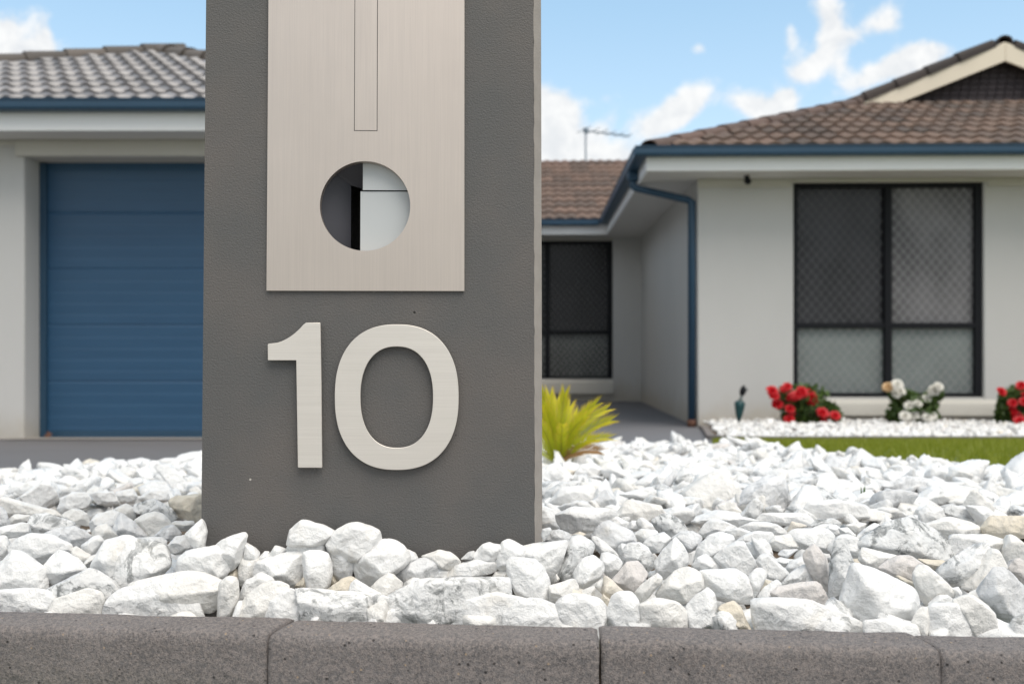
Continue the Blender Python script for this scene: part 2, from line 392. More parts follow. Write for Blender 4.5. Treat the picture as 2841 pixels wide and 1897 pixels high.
thr = sheet('door_threshold', [(-3.62, 6.98), (-1.2, 6.98), (-1.2, 7.63), (-3.62, 7.63)], M['thresh'], 0.006)
path = sheet('path', [(-0.7, 3.2), (-0.40, 3.45), (0.36, 3.75), (0.80, 3.90), (1.24, 6.18), (1.27, 6.35), (1.58, 8.2), (1.66, 8.82), (1.95, 13.75), (-4.2, 13.75), (-4.2, 7.64), (-0.7, 7.64)], M['concrete'], 0.0)
lawn = sheet('lawn', [(0.80, 3.90), (0.89, 3.95), (1.0, 3.3), (1.08, 2.95), (1.24, 2.42), (1.65, 1.85), (2.1, 1.5), (9, 1.5), (9, 6.18), (1.24, 6.18)], M['lawn'], -0.004)
foot = MB().box(-30, 30, -1.2, 0.90, 0.30, 0.418).build('footpath', M['footpath']); tag(foot, kind='structure')
road = MB().box(-60, 60, -9, -1.3, 0.2, 0.34).build('road', M['asphalt']); tag(road, kind='structure')

# ------------------------------------------------------------------ kerb of concrete blocks
kerb = MB().prism([(0.004, 0.30), (0.044, 0.30), (0.044, 0.462), (0.004, 0.470)], 'x', -1.4, 2.6).mesh('kerb')
# local frame: x along the kerb, y towards the camera
KM = Matrix(((kd.x, kn.x, 0, K0.x), (kd.y, kn.y, 0, K0.y), (0, 0, 1, 0), (0, 0, 0, 1)))
kerb_o = link('kerb', kerb, M['soil']); kerb_o.matrix_world = KM; tag(kerb_o, kind='structure')
prof = [(0.002, 0.40), (0.000, 0.44), (0.000, 0.47), (0.001, 0.489), (0.005, 0.4955), (0.012, KTOP+0.0010), (0.022, KTOP+0.0008), (0.036, KTOP-0.0002), (0.0440, 0.4956), (0.0478, 0.4935), (0.0500, 0.4900), (0.0508, 0.485), (0.0512, 0.470), (0.052, 0.45), (0.053, 0.43), (0.054, 0.39)]
pr2 = []
for i in range(len(prof)-1):
    a, b_ = prof[i], prof[i+1]; k = max(1, int(math.dist(a, b_)/0.003))
    pr2 += [(a[0]+(b_[0]-a[0])*j/k, a[1]+(b_[1]-a[1])*j/k) for j in range(k)]
pr2.append(prof[-1])
def waves(P, seed, k0, n=7):
    r = np.random.default_rng(seed); d = r.normal(size=(n, 3)); d /= np.linalg.norm(d, axis=1)[:, None]
    kk = k0*r.uniform(0.6, 1.6, n); ph = r.uniform(0, 6.28, n)
    return np.sin(P@(d*kk[:, None]).T+ph).mean(1)
def block_mesh(L, seed, sk0, sk1):
    n = int(L/0.004); xs = np.linspace(0, L, n+1); P = []
    for x in xs:
        for (y, z) in pr2:
            e = min(x, L-x); q = max(0, 1-e/0.004)**2*0.0013
            yy_ = y-q*0.8*(y > 0.03)+q*0.5*(y < 0.01); zz_ = z-q*(z > 0.47)
            xx = x+(sk0*(1-x/L)+sk1*(x/L))*max(0, (z-0.478)/0.019)*(1-y/0.05 if y < 0.05 else 0)
            P.append((xx, yy_, zz_))
    P = np.array(P); cnt = len(pr2)
    w1 = waves(P+seed, seed, 90)*0.0012+waves(P+seed, seed+1, 420)*0.0006+waves(P, seed+2, 1100, 12)*0.0005
    P[:, 1] += w1*(P[:, 1] > 0.02); P[:, 2] += w1*0.8*(P[:, 2] > 0.46); P[:, 0] += waves(P, seed+3, 300)*0.0008
    F_ = [(i*cnt+j, i*cnt+j+1, (i+1)*cnt+j+1, (i+1)*cnt+j) for i in range(n) for j in range(cnt-1)]
    F_ += [tuple(range(cnt)), tuple(range(n*cnt, (n+1)*cnt))[::-1]]
    me = bpy.data.meshes.new('kerb_block'); me.from_pydata(P.tolist(), [], F_)
    bm = bmesh.new(); bm.from_mesh(me); bmesh.ops.recalc_face_normals(bm, faces=bm.faces); bm.to_mesh(me); bm.free()
    me.materials.append(M['kerb']); me.polygons.foreach_set('use_smooth', [True]*len(me.polygons))
    return me
def kerb_t(px):
    # where the view line through pixel column px meets the kerb's front face line
    u = (px-CX)/F; A = K0+kn*0.05
    # A.x + t kd.x = u (A.y + t kd.y)
    return (u*A.y-A.x)/(kd.x-u*kd.y)
joints = [kerb_t(-195), kerb_t(743), kerb_t(1665), kerb_t(2612), kerb_t(3530)]
joints = [joints[0]-0.31]+joints+[joints[-1]+0.31]
skew = [0, 0, 0.013, -0.003, -0.015, 0, 0]
for i in range(len(joints)-1):
    L = joints[i+1]-joints[i]-0.0018
    o = link('kerb_block', block_mesh(L, 11+i*7, skew[i], skew[i+1]), None, kerb_o)
    o.color = (1, 1, 1, 1); o.location = (joints[i]+0.0009, 0.0006*((i*37) % 5-2), 0.0005*((i*23) % 5-2))

# ------------------------------------------------------------------ letterbox pillar
PY0 = 1.057
YAW, LEAN = math.radians(2.2), math.radians(1.9)
ax = Vector((math.cos(YAW), math.sin(YAW), 0))
az = (Matrix.Rotation(YAW, 3, 'Z') @ Vector((0, math.sin(LEAN), math.cos(LEAN))))
ay = az.cross(ax)                       # away from the camera
PO = Vector(((1022-CX)/F*PY0, PY0, CAMZ))
PZ = -0.42                              # local z of the pillar foot
pm = Matrix(((ax.x, ay.x, az.x, 0), (ax.y, ay.y, az.y, 0), (ax.z, ay.z, az.z, 0), (0, 0, 0, 1)))
base = PO+az*PZ
pillar = empty('letterbox_pillar', label='dark grey rendered letterbox pillar with steel plate and number 10, rising from the white stones', cat='letterbox')
pillar.matrix_world = Matrix.Translation(base) @ pm
def L(px, py, off=0.0):
    """pixel -> (x, z) on the pillar's front plane, in the pillar's frame"""
    d = Vector(((px-CX)/F, 1, (CY-py)/F)); o_ = Vector((0, 0, CAMZ)); n_ = ay
    P0 = base-ay*off
    t_ = (P0-o_).dot(n_)/d.dot(n_); q = o_+d*t_-base
    return q.dot(ax), q.dot(az)
xl = (L(570, 0)[0]+L(560, 1500)[0])/2
xr = (L(1484, 0)[0]+L(1480, 1500)[0])/2
xe = xr+0.0085
H = 1.20; DEP = 0.16
hx0, hz0 = L(850, 730); hx1, hz1 = L(1185, 420)
bd = MB()
# front face with an opening for the newspaper holder behind the plate
V_ = [(xl,0,0),(xr,0,0),(xr,0,H),(xl,0,H),(hx0,0,hz0),(hx1,0,hz0),(hx1,0,hz1),(hx0,0,hz1),
      (xe,0.0095,0),(xe,0.0095,H),(xe-0.004,DEP,0),(xe-0.004,DEP,H),(xl+0.006,DEP,0),(xl+0.006,DEP,H),
      (hx0,0.11,hz0),(hx1,0.11,hz0),(hx1,0.11,hz1),(hx0,0.11,hz1)]
F_ = [(0,1,5,4),(1,2,6,5),(2,3,7,6),(3,0,4,7),(8,10,11,9),(10,12,13,11),(12,0,3,13),(3,2,9,11,13),(0,12,10,8,1),
      (4,5,15,14),(5,6,16,15),(6,7,17,16),(7,4,14,17),(14,15,16,17)]
bd.add(V_, F_)
body = bd.build('pillar_body', M['pillar'], pillar)
eg = MB(); nz = 150; r_ = random.Random(4); vv = []; 
for i in range(nz+1):
    z = H*i/nz; j = r_.uniform(-0.0005, 0.0005)
    vv += [(xr+j*0.8, -0.0002, z), (xr+0.0022+j, 0.0012, z), (xe-0.001+j*0.5, 0.0080, z), (xe+0.0002, 0.0098, z)]
eg.add(vv, [(i*4+k, i*4+k+1, i*4+k+5, i*4+k+4) for i in range(nz) for k in range(3)])
edge = eg.build('pillar_edge', M['pillar_edge'], pillar, smooth=True)

# face plate with a round opening
PT = 0.0022
px0 = (L(748, 0)[0]+L(740, 806)[0])/2; px1 = (L(1289, 0)[0]+L(1288, 806)[0])/2
pz0 = (L(740, 806)[1]+L(1288, 809)[1])/2; pz1 = pz0+0.52
cx_, cz_ = L(1014, 573); cr = (L(1139, 573)[0]-L(889, 573)[0])/2
N = 96
def ring_to_rect(n):
    out = []
    for i in range(n):
        a = 2*math.pi*i/n; dx, dz = math.cos(a), math.sin(a)
        ts = [(px1-cx_)/dx if dx > 1e-9 else (px0-cx_)/dx if dx < -1e-9 else 1e9, (pz1-cz_)/dz if dz > 1e-9 else (pz0-cz_)/dz if dz < -1e-9 else 1e9]
        t_ = min(ts); out.append((cx_+dx*t_, cz_+dz*t_))
    return out
rect = ring_to_rect(N)
# snap the nearest ray points onto the corners
for c0 in ((px0, pz0), (px1, pz0), (px0, pz1), (px1, pz1)):
    i = min(range(N), key=lambda k: math.dist(rect[k], c0)); rect[i] = c0
circ = [(cx_+cr*math.cos(2*math.pi*i/N), cz_+cr*math.sin(2*math.pi*i/N)) for i in range(N)]
Y_F, Y_B = -PT-0.0012, -0.0008
V_ = [(x, Y_F, z) for x, z in rect]+[(x, Y_F, z) for x, z in circ]+[(x, Y_B, z) for x, z in rect]+[(x, Y_B+0.008, z) for x, z in circ]
F_ = []
for i in range(N):
    j = (i+1) % N
    F_ += [(i, j, N+j, N+i), (2*N+i, i+0, j, 2*N+j)[::-1], (N+i, N+j, 3*N+j, 3*N+i), (2*N+j, 2*N+i, 3*N+i, 3*N+j)[::-1]]
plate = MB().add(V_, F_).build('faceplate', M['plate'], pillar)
# newspaper flap strip: a narrow tongue outlined by a fine groove
fx0 = L(984, 200)[0]; fx1 = L(1048.5, 200)[0]; fz = L(1015, 366)[1]
g_ = 0.0007
gr = MB().box(fx0, fx0+g_, Y_F-0.0001, Y_F+0.001, fz, pz1-0.05).box(fx1-g_, fx1, Y_F-0.0001, Y_F+0.001, fz, pz1-0.05).box(fx0+g_, fx1-g_, Y_F-0.0001, Y_F+0.001, fz, fz+g_*0.8)
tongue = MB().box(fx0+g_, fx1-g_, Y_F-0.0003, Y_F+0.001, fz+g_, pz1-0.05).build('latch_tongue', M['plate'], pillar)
gro = gr.build('groove', M['gapline'], plate)
# letter slot flap above the frame
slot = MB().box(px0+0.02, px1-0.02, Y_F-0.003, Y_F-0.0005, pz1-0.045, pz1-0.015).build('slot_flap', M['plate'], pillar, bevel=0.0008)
# newspaper holder: pale lining on the right, dark hollow on the left
qx = L(997, 573)[0]; qz = L(1014, 525)[1]; bz0 = hz0+0.0015; bz1 = hz1-0.0015; bx0 = hx0+0.0015; bx1 = hx1-0.0015
hd = MB().box(qx, bx1, 0.010, 0.012, bz0, qz-0.0006).build('holder_door', M['liner'], pillar)
MB().box(L(1004,573)[0], bx1, 0.0085, 0.0095, qz+0.0006, bz1).build('holder_hood', M['liner'], pillar)
MB().box(L(1010,573)[0], bx1, 0.0130, 0.0140, qz-0.004, qz+0.004).build('holder_gap', M['gapline'], pillar)
cav = MB().add([(bx0,0.010,bz0),(bx0,0.010,bz1),(qx-0.0125,0.030,bz1-0.030),(qx-0.0125,0.030,bz0),(bx0,0.004,bz1),(qx+0.002,0.012,bz1),(qx+0.002,0.034,bz1-0.034)], [(0,1,2,3),(1,5,6,2)])
cav.build('holder_lining', M['dark'], pillar)

# house number: 1 and 0, sheet steel on stand-off studs
NY0, NY1 = -0.0075, -0.0045
def plate_shape(name, outer, inner=None):
    me_pts = [L(*p, off=0.0075) for p in outer]
    if inner is None:
        o = MB().prism([(x, z) for x, z in me_pts], 'y', NY0, NY1)
    else:
        ip = [L(*p, off=0.0075) for p in inner]; n = len(me_pts)
        V_ = [(x, NY0, z) for x, z in me_pts]+[(x, NY0, z) for x, z in ip]+[(x, NY1, z) for x, z in me_pts]+[(x, NY1, z) for x, z in ip]
        F_ = []
        for i in range(n):
            j = (i+1) % n
            F_ += [(i, j, n+j, n+i), (2*n+i, 3*n+i, 3*n+j, 2*n+j), (i, 2*n+i, 2*n+j, j), (n+i, n+j, 3*n+j, 3*n+i)]
        o = MB().add(V_, F_)
    return o.build(name, M['digit'], pillar, bevel=0.0004)
cv = lambda p: (700+p[0]/2.851, 850+p[1]/2.851)
one = [(122,300),(128,294),(165,291),(200,286),(235,274),(270,257),(305,235),(335,212),(362,188),(385,165),(405,143),(425,128),(533,128),(538,132),(546,600),(553,1270),(549,1275),(364,1274),(360,1270),(347,426),(126,426),(122,421)]
plate_shape('numeral', [cv(p) for p in one])
def sup(cx0, cy0, a, b_, e, n=120):
    out = []
    for i in range(n):
        t_ = 2*math.pi*i/n; c_, s_ = math.cos(t_), math.sin(t_)
        out.append((cx0+a*math.copysign(abs(c_)**(2/e), c_), cy0+b_*math.copysign(abs(s_)**(2/e), s_)))
    return out
plate_shape('numeral', [cv(p) for p in sup(1142, 717, 490, 575, 2.36)], [cv(p) for p in sup(1142, 717, 287, 400, 2.30)])
for (a, b_) in [(450, 250), (455, 1150), (1142, 230), (1142, 1200)]:
    x, z = L(*cv((a, b_)), off=0.005)
    bm_ = MB(); bm_.tube([(x, NY1-0.0002, z), (x, 0.001, z)], 0.003, 10); bm_.build('stud', M['digit'], pillar)

# ------------------------------------------------------------------ tile roofs
def tile_mesh(name, mat, per=0.15, amp=0.024, w_=0.30, l_=0.37):
    n = 12; vs_ = []; fs = []
    for y, zo in ((0, 0.027), (l_, 0.002)):
        for i in range(n+1):
            x = -w_/2+w_*i/n; z = amp*(0.5-0.5*math.cos(2*math.pi*(x+w_/2)/per)); vs_.append((x*1.01, y, z+zo))
    for i in range(n+1):
        x = -w_/2+w_*i/n; z = amp*(0.5-0.5*math.cos(2*math.pi*(x+w_/2)/per)); vs_.append((x*1.01, 0.003, z+0.002))
    fs = [(i, i+1, n+2+i, n+1+i) for i in range(n)]+[(2*(n+1)+i, 2*(n+1)+i+1, i+1, i) for i in range(n)]
    me = bpy.data.meshes.new(name); me.from_pydata(vs_, [], fs); me.materials.append(mat)
    me.polygons.foreach_set('use_smooth', [i < n for i in range(2*n)])
    me.update(); return me
rt = random.Random(8)
def lay_tiles(parent, me, origin, along, up, keep, nu, nv, limit=300, gauge=0.32, width=0.30):
    """origin = eave corner, along/up unit vectors in the parent's frame; keep(u, v) decides which stay"""
    nrm = along.cross(up).normalized(); cells = []
    for j in range(nv):
        for i in range(nu):
            u, v = (i+0.5)*width, j*gauge
            if keep(u, v+0.16): cells.append((u, v))
    R = Matrix((along, up, nrm)).transposed()
    made = 0; rest = []
    for (u, v) in cells:
        p = origin+along*u+up*v+nrm*0.004
        if made < limit:
            o = bpy.data.objects.new('roof_tile', me); C.objects.link(o); o.parent = parent
            o.location = p; o.rotation_euler = (R @ Matrix.Rotation(rt.uniform(-.008, .008), 3, 'Z') @ Matrix.Rotation(rt.uniform(-.006, .006), 3, 'X')).to_euler(); made += 1
        else: rest.append(p)
    return made
def caps(parent, me, p, q, step=0.36):
    p, q = Vector(p), Vector(q); d = (q-p).normalized(); n = int((q-p).length/step)+1
    sx = d.cross(Vector((0, 0, 1))).normalized(); up = sx.cross(d)
    R = Matrix((sx, d, up)).transposed()
    for i in range(n):
        o = bpy.data.objects.new('ridge_cap', me); C.objects.link(o); o.parent = parent
        o.location = p+d*step*i+Vector((0, 0, 0.004*rt.random())); o.rotation_euler = R.to_euler()
def cap_mesh(name, mat, r0=0.125, r1=0.095, l_=0.42):
    n = 10; vs_ = []
    for y, r, in ((0, r0), (l_, r1)):
        for rr in (r, r-0.018):
            for i in range(n+1):
                t_ = math.pi*(i-1)/(n-2); vs_.append((rr*math.cos(t_)*(1.12 if i in (0, n) else 1), y, rr*0.72*math.sin(t_)-0.02) if 0 < i < n else (rr*(1 if i == 0 else -1), y, -0.075))
    k = n+1; fs = []
    for i in range(n): fs += [(i, i+1, 2*k+i+1, 2*k+i), (i, k+i, k+i+1, i+1), (k+i, 3*k+i, 3*k+i+1, k+i+1)]
    me = bpy.data.meshes.new(name); me.from_pydata(vs_, [], fs); me.materials.append(mat)
    bm = bmesh.new(); bm.from_mesh(me); bmesh.ops.recalc_face_normals(bm, faces=bm.faces); bm.to_mesh(me); bm.free()
    return me

# ------------------------------------------------------------------ garage on the left
GX0, GX1, GY = -6.9, -0.95, 7.35
gar = empty('garage', (GX0, GY, 0.0), label='pale rendered garage with navy roller door and grey tiled roof, left of the pillar', cat='garage')
def gb(name, mat, boxes, bevel=0.0, parent=None):
    mb = MB()
    for (x0, x1, y0, y1, z0, z1) in boxes: mb.box(x0-GX0, x1-GX0, y0-GY, y1-GY, z0, z1)
    return mb.build(name, mat, parent or gar, bevel=bevel)
DX0, DX1, DY = -3.60, -1.20, 7.63
ZS = 2.235                                                 # soffit height
dz1 = 2.115
gb('wall', M['wall'], [(GX0, DX0, GY, 7.85, -0.1, ZS)], 0.01)
gb('wall', M['wall'], [(DX1, GX1, GY, 7.85, -0.1, ZS)], 0.01)
gb('wall', M['wall'], [(GX0, GX0+0.2, 7.851, 12.9, -0.1, ZS)])
gb('wall', M['wall'], [(GX1-0.2, GX1, 7.851, 12.9, -0.1, ZS)])
gb('wall', M['wall'], [(GX0+0.2, GX1-0.2, 12.7, 12.9, -0.1, ZS)])
gb('door_lintel', M['sill'], [(DX0-0.055, DX1+0.055, GY-0.035, GY-0.002, dz1, ZS-0.002)], 0.006)
gb('door_lintel', M['sill'], [(DX0, DX1, GY-0.001, 7.80, dz1+0.004, ZS)])
gb('cornice', M['sill'], [(GX0, DX0-0.057, GY-0.02, GY-0.002, ZS-0.04, ZS-0.002)], 0.004)
# roller door: ribbed curtain between side guides
rib = []; z = 0.02; k = 0
while z < dz1-0.05:                      # sections 0.43 m high, each pressed with shallow ribs
    rib += [(DY-0.009, z), (DY-0.014, z+0.008)]
    for q in range(1, 5): rib += [(DY-0.0146, z+0.086*q-0.020), (DY-0.0132, z+0.086*q-0.004)] if q < 5 else []
    rib += [(DY-0.014, z+0.415), (DY-0.009, z+0.425)]
    z += 0.43; k += 1
pts = [(y-GY, z_) for y, z_ in rib]; pts = pts+[(0.34, rib[-1][1]), (0.34, 0.02)]
door = MB().prism(pts, 'x', DX0+0.04-GX0, DX1-0.04-GX0).build('roller_door', M['door'], gar)
gb('door_guide', M['navy'], [(DX0+0.002, DX0+0.05, DY-0.05, DY+0.02, 0.01, dz1)], 0.003, door)
gb('door_guide', M['navy'], [(DX1-0.05, DX1-0.002, DY-0.05, DY+0.02, 0.01, dz1)], 0.003, door)
gb('bottom_rail', M['navy'], [(DX0+0.052, DX1-0.052, DY-0.03, DY-0.014, 0.016, 0.075)], 0.003, door)
# eaves: sloped soffit, fascia, gutter
EX0, EX1, EY = GX0-0.5, -0.25, 7.0
gb('soffit', M['soffit'], [(EX0+0.02, EX1-0.02, EY+0.02, 7.9, ZS+0.001, ZS+0.012)])
gb('fascia', M['white'], [(EX0, EX1, EY-0.002, EY+0.018, ZS-0.002, 2.372)], 0.004)
gb('fascia', M['white'], [(EX1-0.001, EX1+0.019, EY+0.02, 13.3, ZS-0.002, 2.372)], 0.004)
GP = [(0.0, 2.362), (-0.085, 2.362), (-0.095, 2.372), (-0.098, 2.385), (-0.098, 2.425), (-0.106, 2.432), (-0.106, 2.440), (-0.094, 2.440), (-0.090, 2.428), (-0.088, 2.375), (-0.006, 2.370), (-0.006, 2.440), (0.0, 2.440)]
MB().prism([(y+EY-0.004-GY, z_) for y, z_ in GP], 'x', EX0-0.1-GX0, EX1+0.1-GX0).build('gutter', M['navy'], gar)
AP = Vector((-3.497, 9.9, CAMZ+800*9.9/F))
ez = 2.415; c0 = Vector((EX0-0.05-0.2, EY-0.03, ez)); c1 = Vector((EX1+0.05, EY-0.03, ez))
loc = lambda v: (v.x-GX0, v.y-GY, v.z)
c2 = Vector((EX1+0.05, 12.9, ez)); c3 = Vector((c0.x, 12.9, ez))
roof = MB().add([loc(c0), loc(c1), loc(AP), loc(c2), loc(c3)], [(0, 1, 2), (1, 3, 2), (3, 4, 2), (4, 0, 2), (0, 4, 3, 1)]).build('roof', M['ridge_grey'], gar)
al = Vector((1, 0, 0)); upv = (Vector((0, AP.y-c0.y, AP.z-c0.z))).normalized(); SL = math.hypot(AP.y-c0.y, AP.z-c0.z); W_ = c1.x-c0.x; ua = AP.x-c0.x
tm = tile_mesh('roof_tile', M['tile_grey'], amp=0.032)
org = Vector(loc(c0))-upv*0.02
def kg(u, v): return u > ua*v/SL+0.02 and u < W_-(W_-ua)*v/SL-0.02
lay_tiles(roof, tm, org, al, upv, kg, int(W_/0.3)+1, int(SL/0.32)+1)
cm_ = cap_mesh('ridge_cap', M['ridge_grey'])
caps(roof, cm_, Vector(loc(c0))+Vector((0, 0, .03)), Vector(loc(AP))+Vector((0, 0, .03)))
caps(roof, cm_, Vector(loc(c1))+Vector((0, 0, .03)), Vector(loc(AP))+Vector((0, 0, .03)))

# ------------------------------------------------------------------ house on the right
PSI = math.radians(1.6)
hs = empty('house', (1.644, 8.82, 0), -PSI, label='single storey rendered house with brown tiled roof, navy gutters and screened windows', cat='house')
def hb(name, mat, boxes, bevel=0.0, parent=None):
    mb = MB()
    for bx in boxes: mb.box(*bx)
    return mb.build(name, mat, parent or hs, bevel=bevel)
def HL(px, py, yl):
    """pixel -> house-local (x, z) on the plane local y = yl"""
    n_ = Vector((math.sin(PSI), math.cos(PSI), 0)); xh = Vector((math.cos(PSI), -math.sin(PSI), 0)); O = Vector((1.644, 8.82, 0))
    d = Vector(((px-CX)/F, 1, (CY-py)/F)); P0 = O+n_*yl; t_ = (P0-Vector((0,0,CAMZ))).dot(n_)/d.dot(n_)
    q = Vector((0, 0, CAMZ))+d*t_
    return (q-O).dot(xh), q.z
S = 2.19
wx0 = HL(2202, 700, 0)[0]; wx1 = HL(2730, 700, 0)[0]; wz0 = HL(2400, 1100, 0)[1]; wz1 = HL(2400, 506, 0)[1]
BY = 4.93; bx1 = HL(1700, 800, BY)[0]; bz0 = HL(1600, 1050, BY)[1]; bz1 = 2.15; bx0 = bx1-1.75
hb('wall', M['wall'], [(0, wx0, 0, 0.2, -0.2, S)], 0.012)
hb('wall', M['wall'], [(wx1, 8.0, 0, 0.2, -0.2, S)], 0.012)
hb('wall', M['wall'], [(wx0+0.001, wx1-0.001, 0.003, 0.2, -0.2, wz0-0.005)])
hb('wall', M['wall'], [(0.003, 0.2, 0.201, BY+0.2, -0.2, S)])
hb('wall', M['wall'], [(bx1, 0.002, BY, BY+0.2, -0.3, S)])
hb('wall', M['wall'], [(-6.2, bx0, BY, BY+0.2, -0.3, S)])
hb('wall', M['wall'], [(bx0+0.001, bx1-0.001, BY+0.003, BY+0.2, -0.3, bz0-0.005)])
hb('wall', M['wall'], [(7.8, 8.0, 0.201, 10, -0.2, S)])
# window heads
hb('window_head', M['sill'], [(wx0-0.03, wx1+0.03, -0.018, 0.2, wz1, S-0.002)], 0.004)
hb('window_head', M['sill'], [(bx0, bx1, BY-0.01, BY+0.2, bz1, S-0.002)], 0.004)
hb('cornice', M['sill'], [(0.0, wx0-0.032, -0.02, -0.001, S-0.075, S-0.002)], 0.004)
hb('cornice', M['sill'], [(wx1+0.032, 8, -0.02, -0.001, S-0.075, S-0.002)], 0.004)
# soffits
hb('soffit', M['soffit'], [(-0.48, 8.4, -0.43, 0.15, S+0.001, S+0.012)])
hb('soffit', M['soffit'], [(-0.48, 0.1, 0.151, BY-0.452, S+0.001, S+0.012)])
hb('soffit', M['soffit'], [(-6.3, 0.1, BY-0.451, BY+0.1, S+0.001, S+0.012)])
hb('fascia', M['white'], [(-0.5, 8.4, -0.452, -0.432, S-0.003, 2.32)], 0.004)
hb('fascia', M['white'], [(-0.5, -0.482, -0.431, BY-0.452, S-0.003, 2.32)], 0.004)
hb('fascia', M['white'], [(-6.3, -0.483, BY-0.452, BY-0.432, S-0.003, 2.32)], 0.004)
GH = [(0.0, 2.302), (-0.085, 2.302), (-0.095, 2.312), (-0.098, 2.325), (-0.098, 2.368), (-0.106, 2.375), (-0.106, 2.383), (-0.094, 2.383), (-0.090, 2.371), (-0.088, 2.315), (-0.006, 2.310), (-0.006, 2.383), (0.0, 2.383)]
MB().prism([(y-0.456, z_) for y, z_ in GH], 'x', -0.606, 8.5).build('gutter', M['navy'], hs)
MB().prism([(x-0.504, z_-0.0005) for x, z_ in GH], 'y', -0.455, BY-0.56).build('gutter', M['navy'], hs)
MB().prism([(y+BY-0.456, z_) for y, z_ in GH], 'x', -6.3, -0.61).build('gutter', M['navy'], hs)
# downpipe with swan neck and rusty shoe
dp = MB(); a_ = Vector((-0.545, 0.26, 2.30)); b0 = Vector((-0.545, 0.26, 2.165)); c_ = Vector((-0.045, 0.045, 2.00)); e_ = Vector((-0.045, 0.045, 0.06))
dp.tube([a_, b0, b0+Vector((0.02, -0.008, -0.012)), c_+Vector((-0.02, 0.008, 0.012)), c_, e_], 0.034, 10)
pipe = dp.build('downpipe', M['navy'], hs, smooth=True)
hb('outlet', M['navy'], [(-0.595, -0.495, 0.21, 0.31, 2.215, 2.30)], 0.01, pipe)
MB().tube([e_, Vector((-0.045, 0.045, -0.01))], 0.040, 10).build('pipe_shoe', M['rust'], pipe, smooth=True)

def window(x0, x1, z0, z1, y, mx, rz, panes, parent, pitch=(0.082, 0.099)):
    fw = 0.042
    w_ = MB().box(x0, x0+fw, y+0.03, y+0.10, z0, z1).box(x1-fw-0.02, x1, y+0.03, y+0.10, z0, z1).box(x0+fw, x1-fw-0.02, y+0.03, y+0.10, z0, z0+0.03).box(x0+fw, x1-fw-0.02, y+0.03, y+0.10, z1-0.04, z1)
    wd = w_.build('window', M['black'], parent, bevel=0.003)
    MB().box(mx-0.032, mx+0.032, y+0.020, y+0.098, z0+0.0305, z1-0.0405).build('mullion', M['black'], wd, bevel=0.004)
    for (a, b_) in ((x0+fw+0.0005, mx-0.0325), (mx+0.0325, x1-fw-0.0205)):
        MB().box(a, b_, y+0.028, y+0.085, rz-0.024, rz+0.024).build('rail', M['black'], wd, bevel=0.003)
    cells = [(x0+fw, mx-0.032, rz+0.024, z1-0.04), (mx+0.032, x1-fw-0.02, rz+0.024, z1-0.04), (x0+fw, mx-0.032, z0+0.03, rz-0.024), (mx+0.032, x1-fw-0.02, z0+0.03, rz-0.024)]
    for (a, b_, c_, d_), pm_ in zip(cells, panes):
        MB().box(a-0.01, b_+0.01, y+0.080, y+0.086, c_-0.01, d_+0.01).build('pane', M[pm_], wd)
        # diamond security grille: crossing strands
        sm = MB(); pw, ph = pitch; s_ = ph/pw; hgt = d_-c_; wid = b_-a; ht = 0.0022
        k = -int(hgt/ph)-2
        yy_ = y+0.0755
        while k*pw < wid+hgt/s_:
            for sg, yo in ((1, 0), (-1, 0.003)):
                # line x = X0 + sg*(z-c_)/s_
                X0 = a+k*pw if sg > 0 else b_-k*pw
                P_ = []
                for t_ in (0, hgt): P_.append((X0+sg*t_/s_, c_+t_))
                (xa, za), (xb, zb) = P_
                lo, hi = 0.0, 1.0
                if xb != xa:
                    t0, t1 = sorted(((a-xa)/(xb-xa), (b_-xa)/(xb-xa))); lo, hi = max(lo, t0), min(hi, t1)
                if hi-lo > 0.01:
                    p_ = (xa+(xb-xa)*lo, yy_+yo, za+(zb-za)*lo); q_ = (xa+(xb-xa)*hi, yy_+yo, za+(zb-za)*hi)
                    sm.bar(p_, q_, 0.0031, 0.0024, up=(0, 1, 0))
            k += 1
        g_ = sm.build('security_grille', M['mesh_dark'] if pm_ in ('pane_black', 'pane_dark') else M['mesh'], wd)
    return wd
mxw = HL(2462, 700, 0.05)[0]; rzw = HL(2400, 903, 0.05)[1]
W1 = window(wx0+0.002, wx1-0.002, wz0, wz1-0.002, 0.0, mxw, rzw, ('pane_dark', 'pane_curtain', 'pane_pale', 'pane_pale'), hs)
mxb = HL(1519, 800, BY)[0]; rzb = HL(1600, 922, BY)[1]
W2 = window(bx0+0.002, bx1-0.002, bz0, bz1-0.002, BY-0.0, mxb, rzb, ('pane_black', 'pane_black', 'pane_shade', 'pane_shade'), hs)
z_a = HL(2400, 1152, 0)[1]
MB().prism([(-0.055, z_a), (-0.055, z_a+0.075), (-0.045, wz0-0.055), (0.03, wz0-0.006), (0.03, z_a)], 'x', wx0-0.005, wx1+0.12).build('sill', M['sill'], hs, bevel=0.006)
z_b = HL(1600, 1092, BY)[1]
MB().prism([(BY-0.06, z_b), (BY-0.06, z_b+0.07), (BY-0.05, bz0-0.05), (BY+0.03, bz0-0.006), (BY+0.03, z_b)], 'x', bx0-0.05, bx1+0.01).build('sill', M['sill'], hs, bevel=0.006)

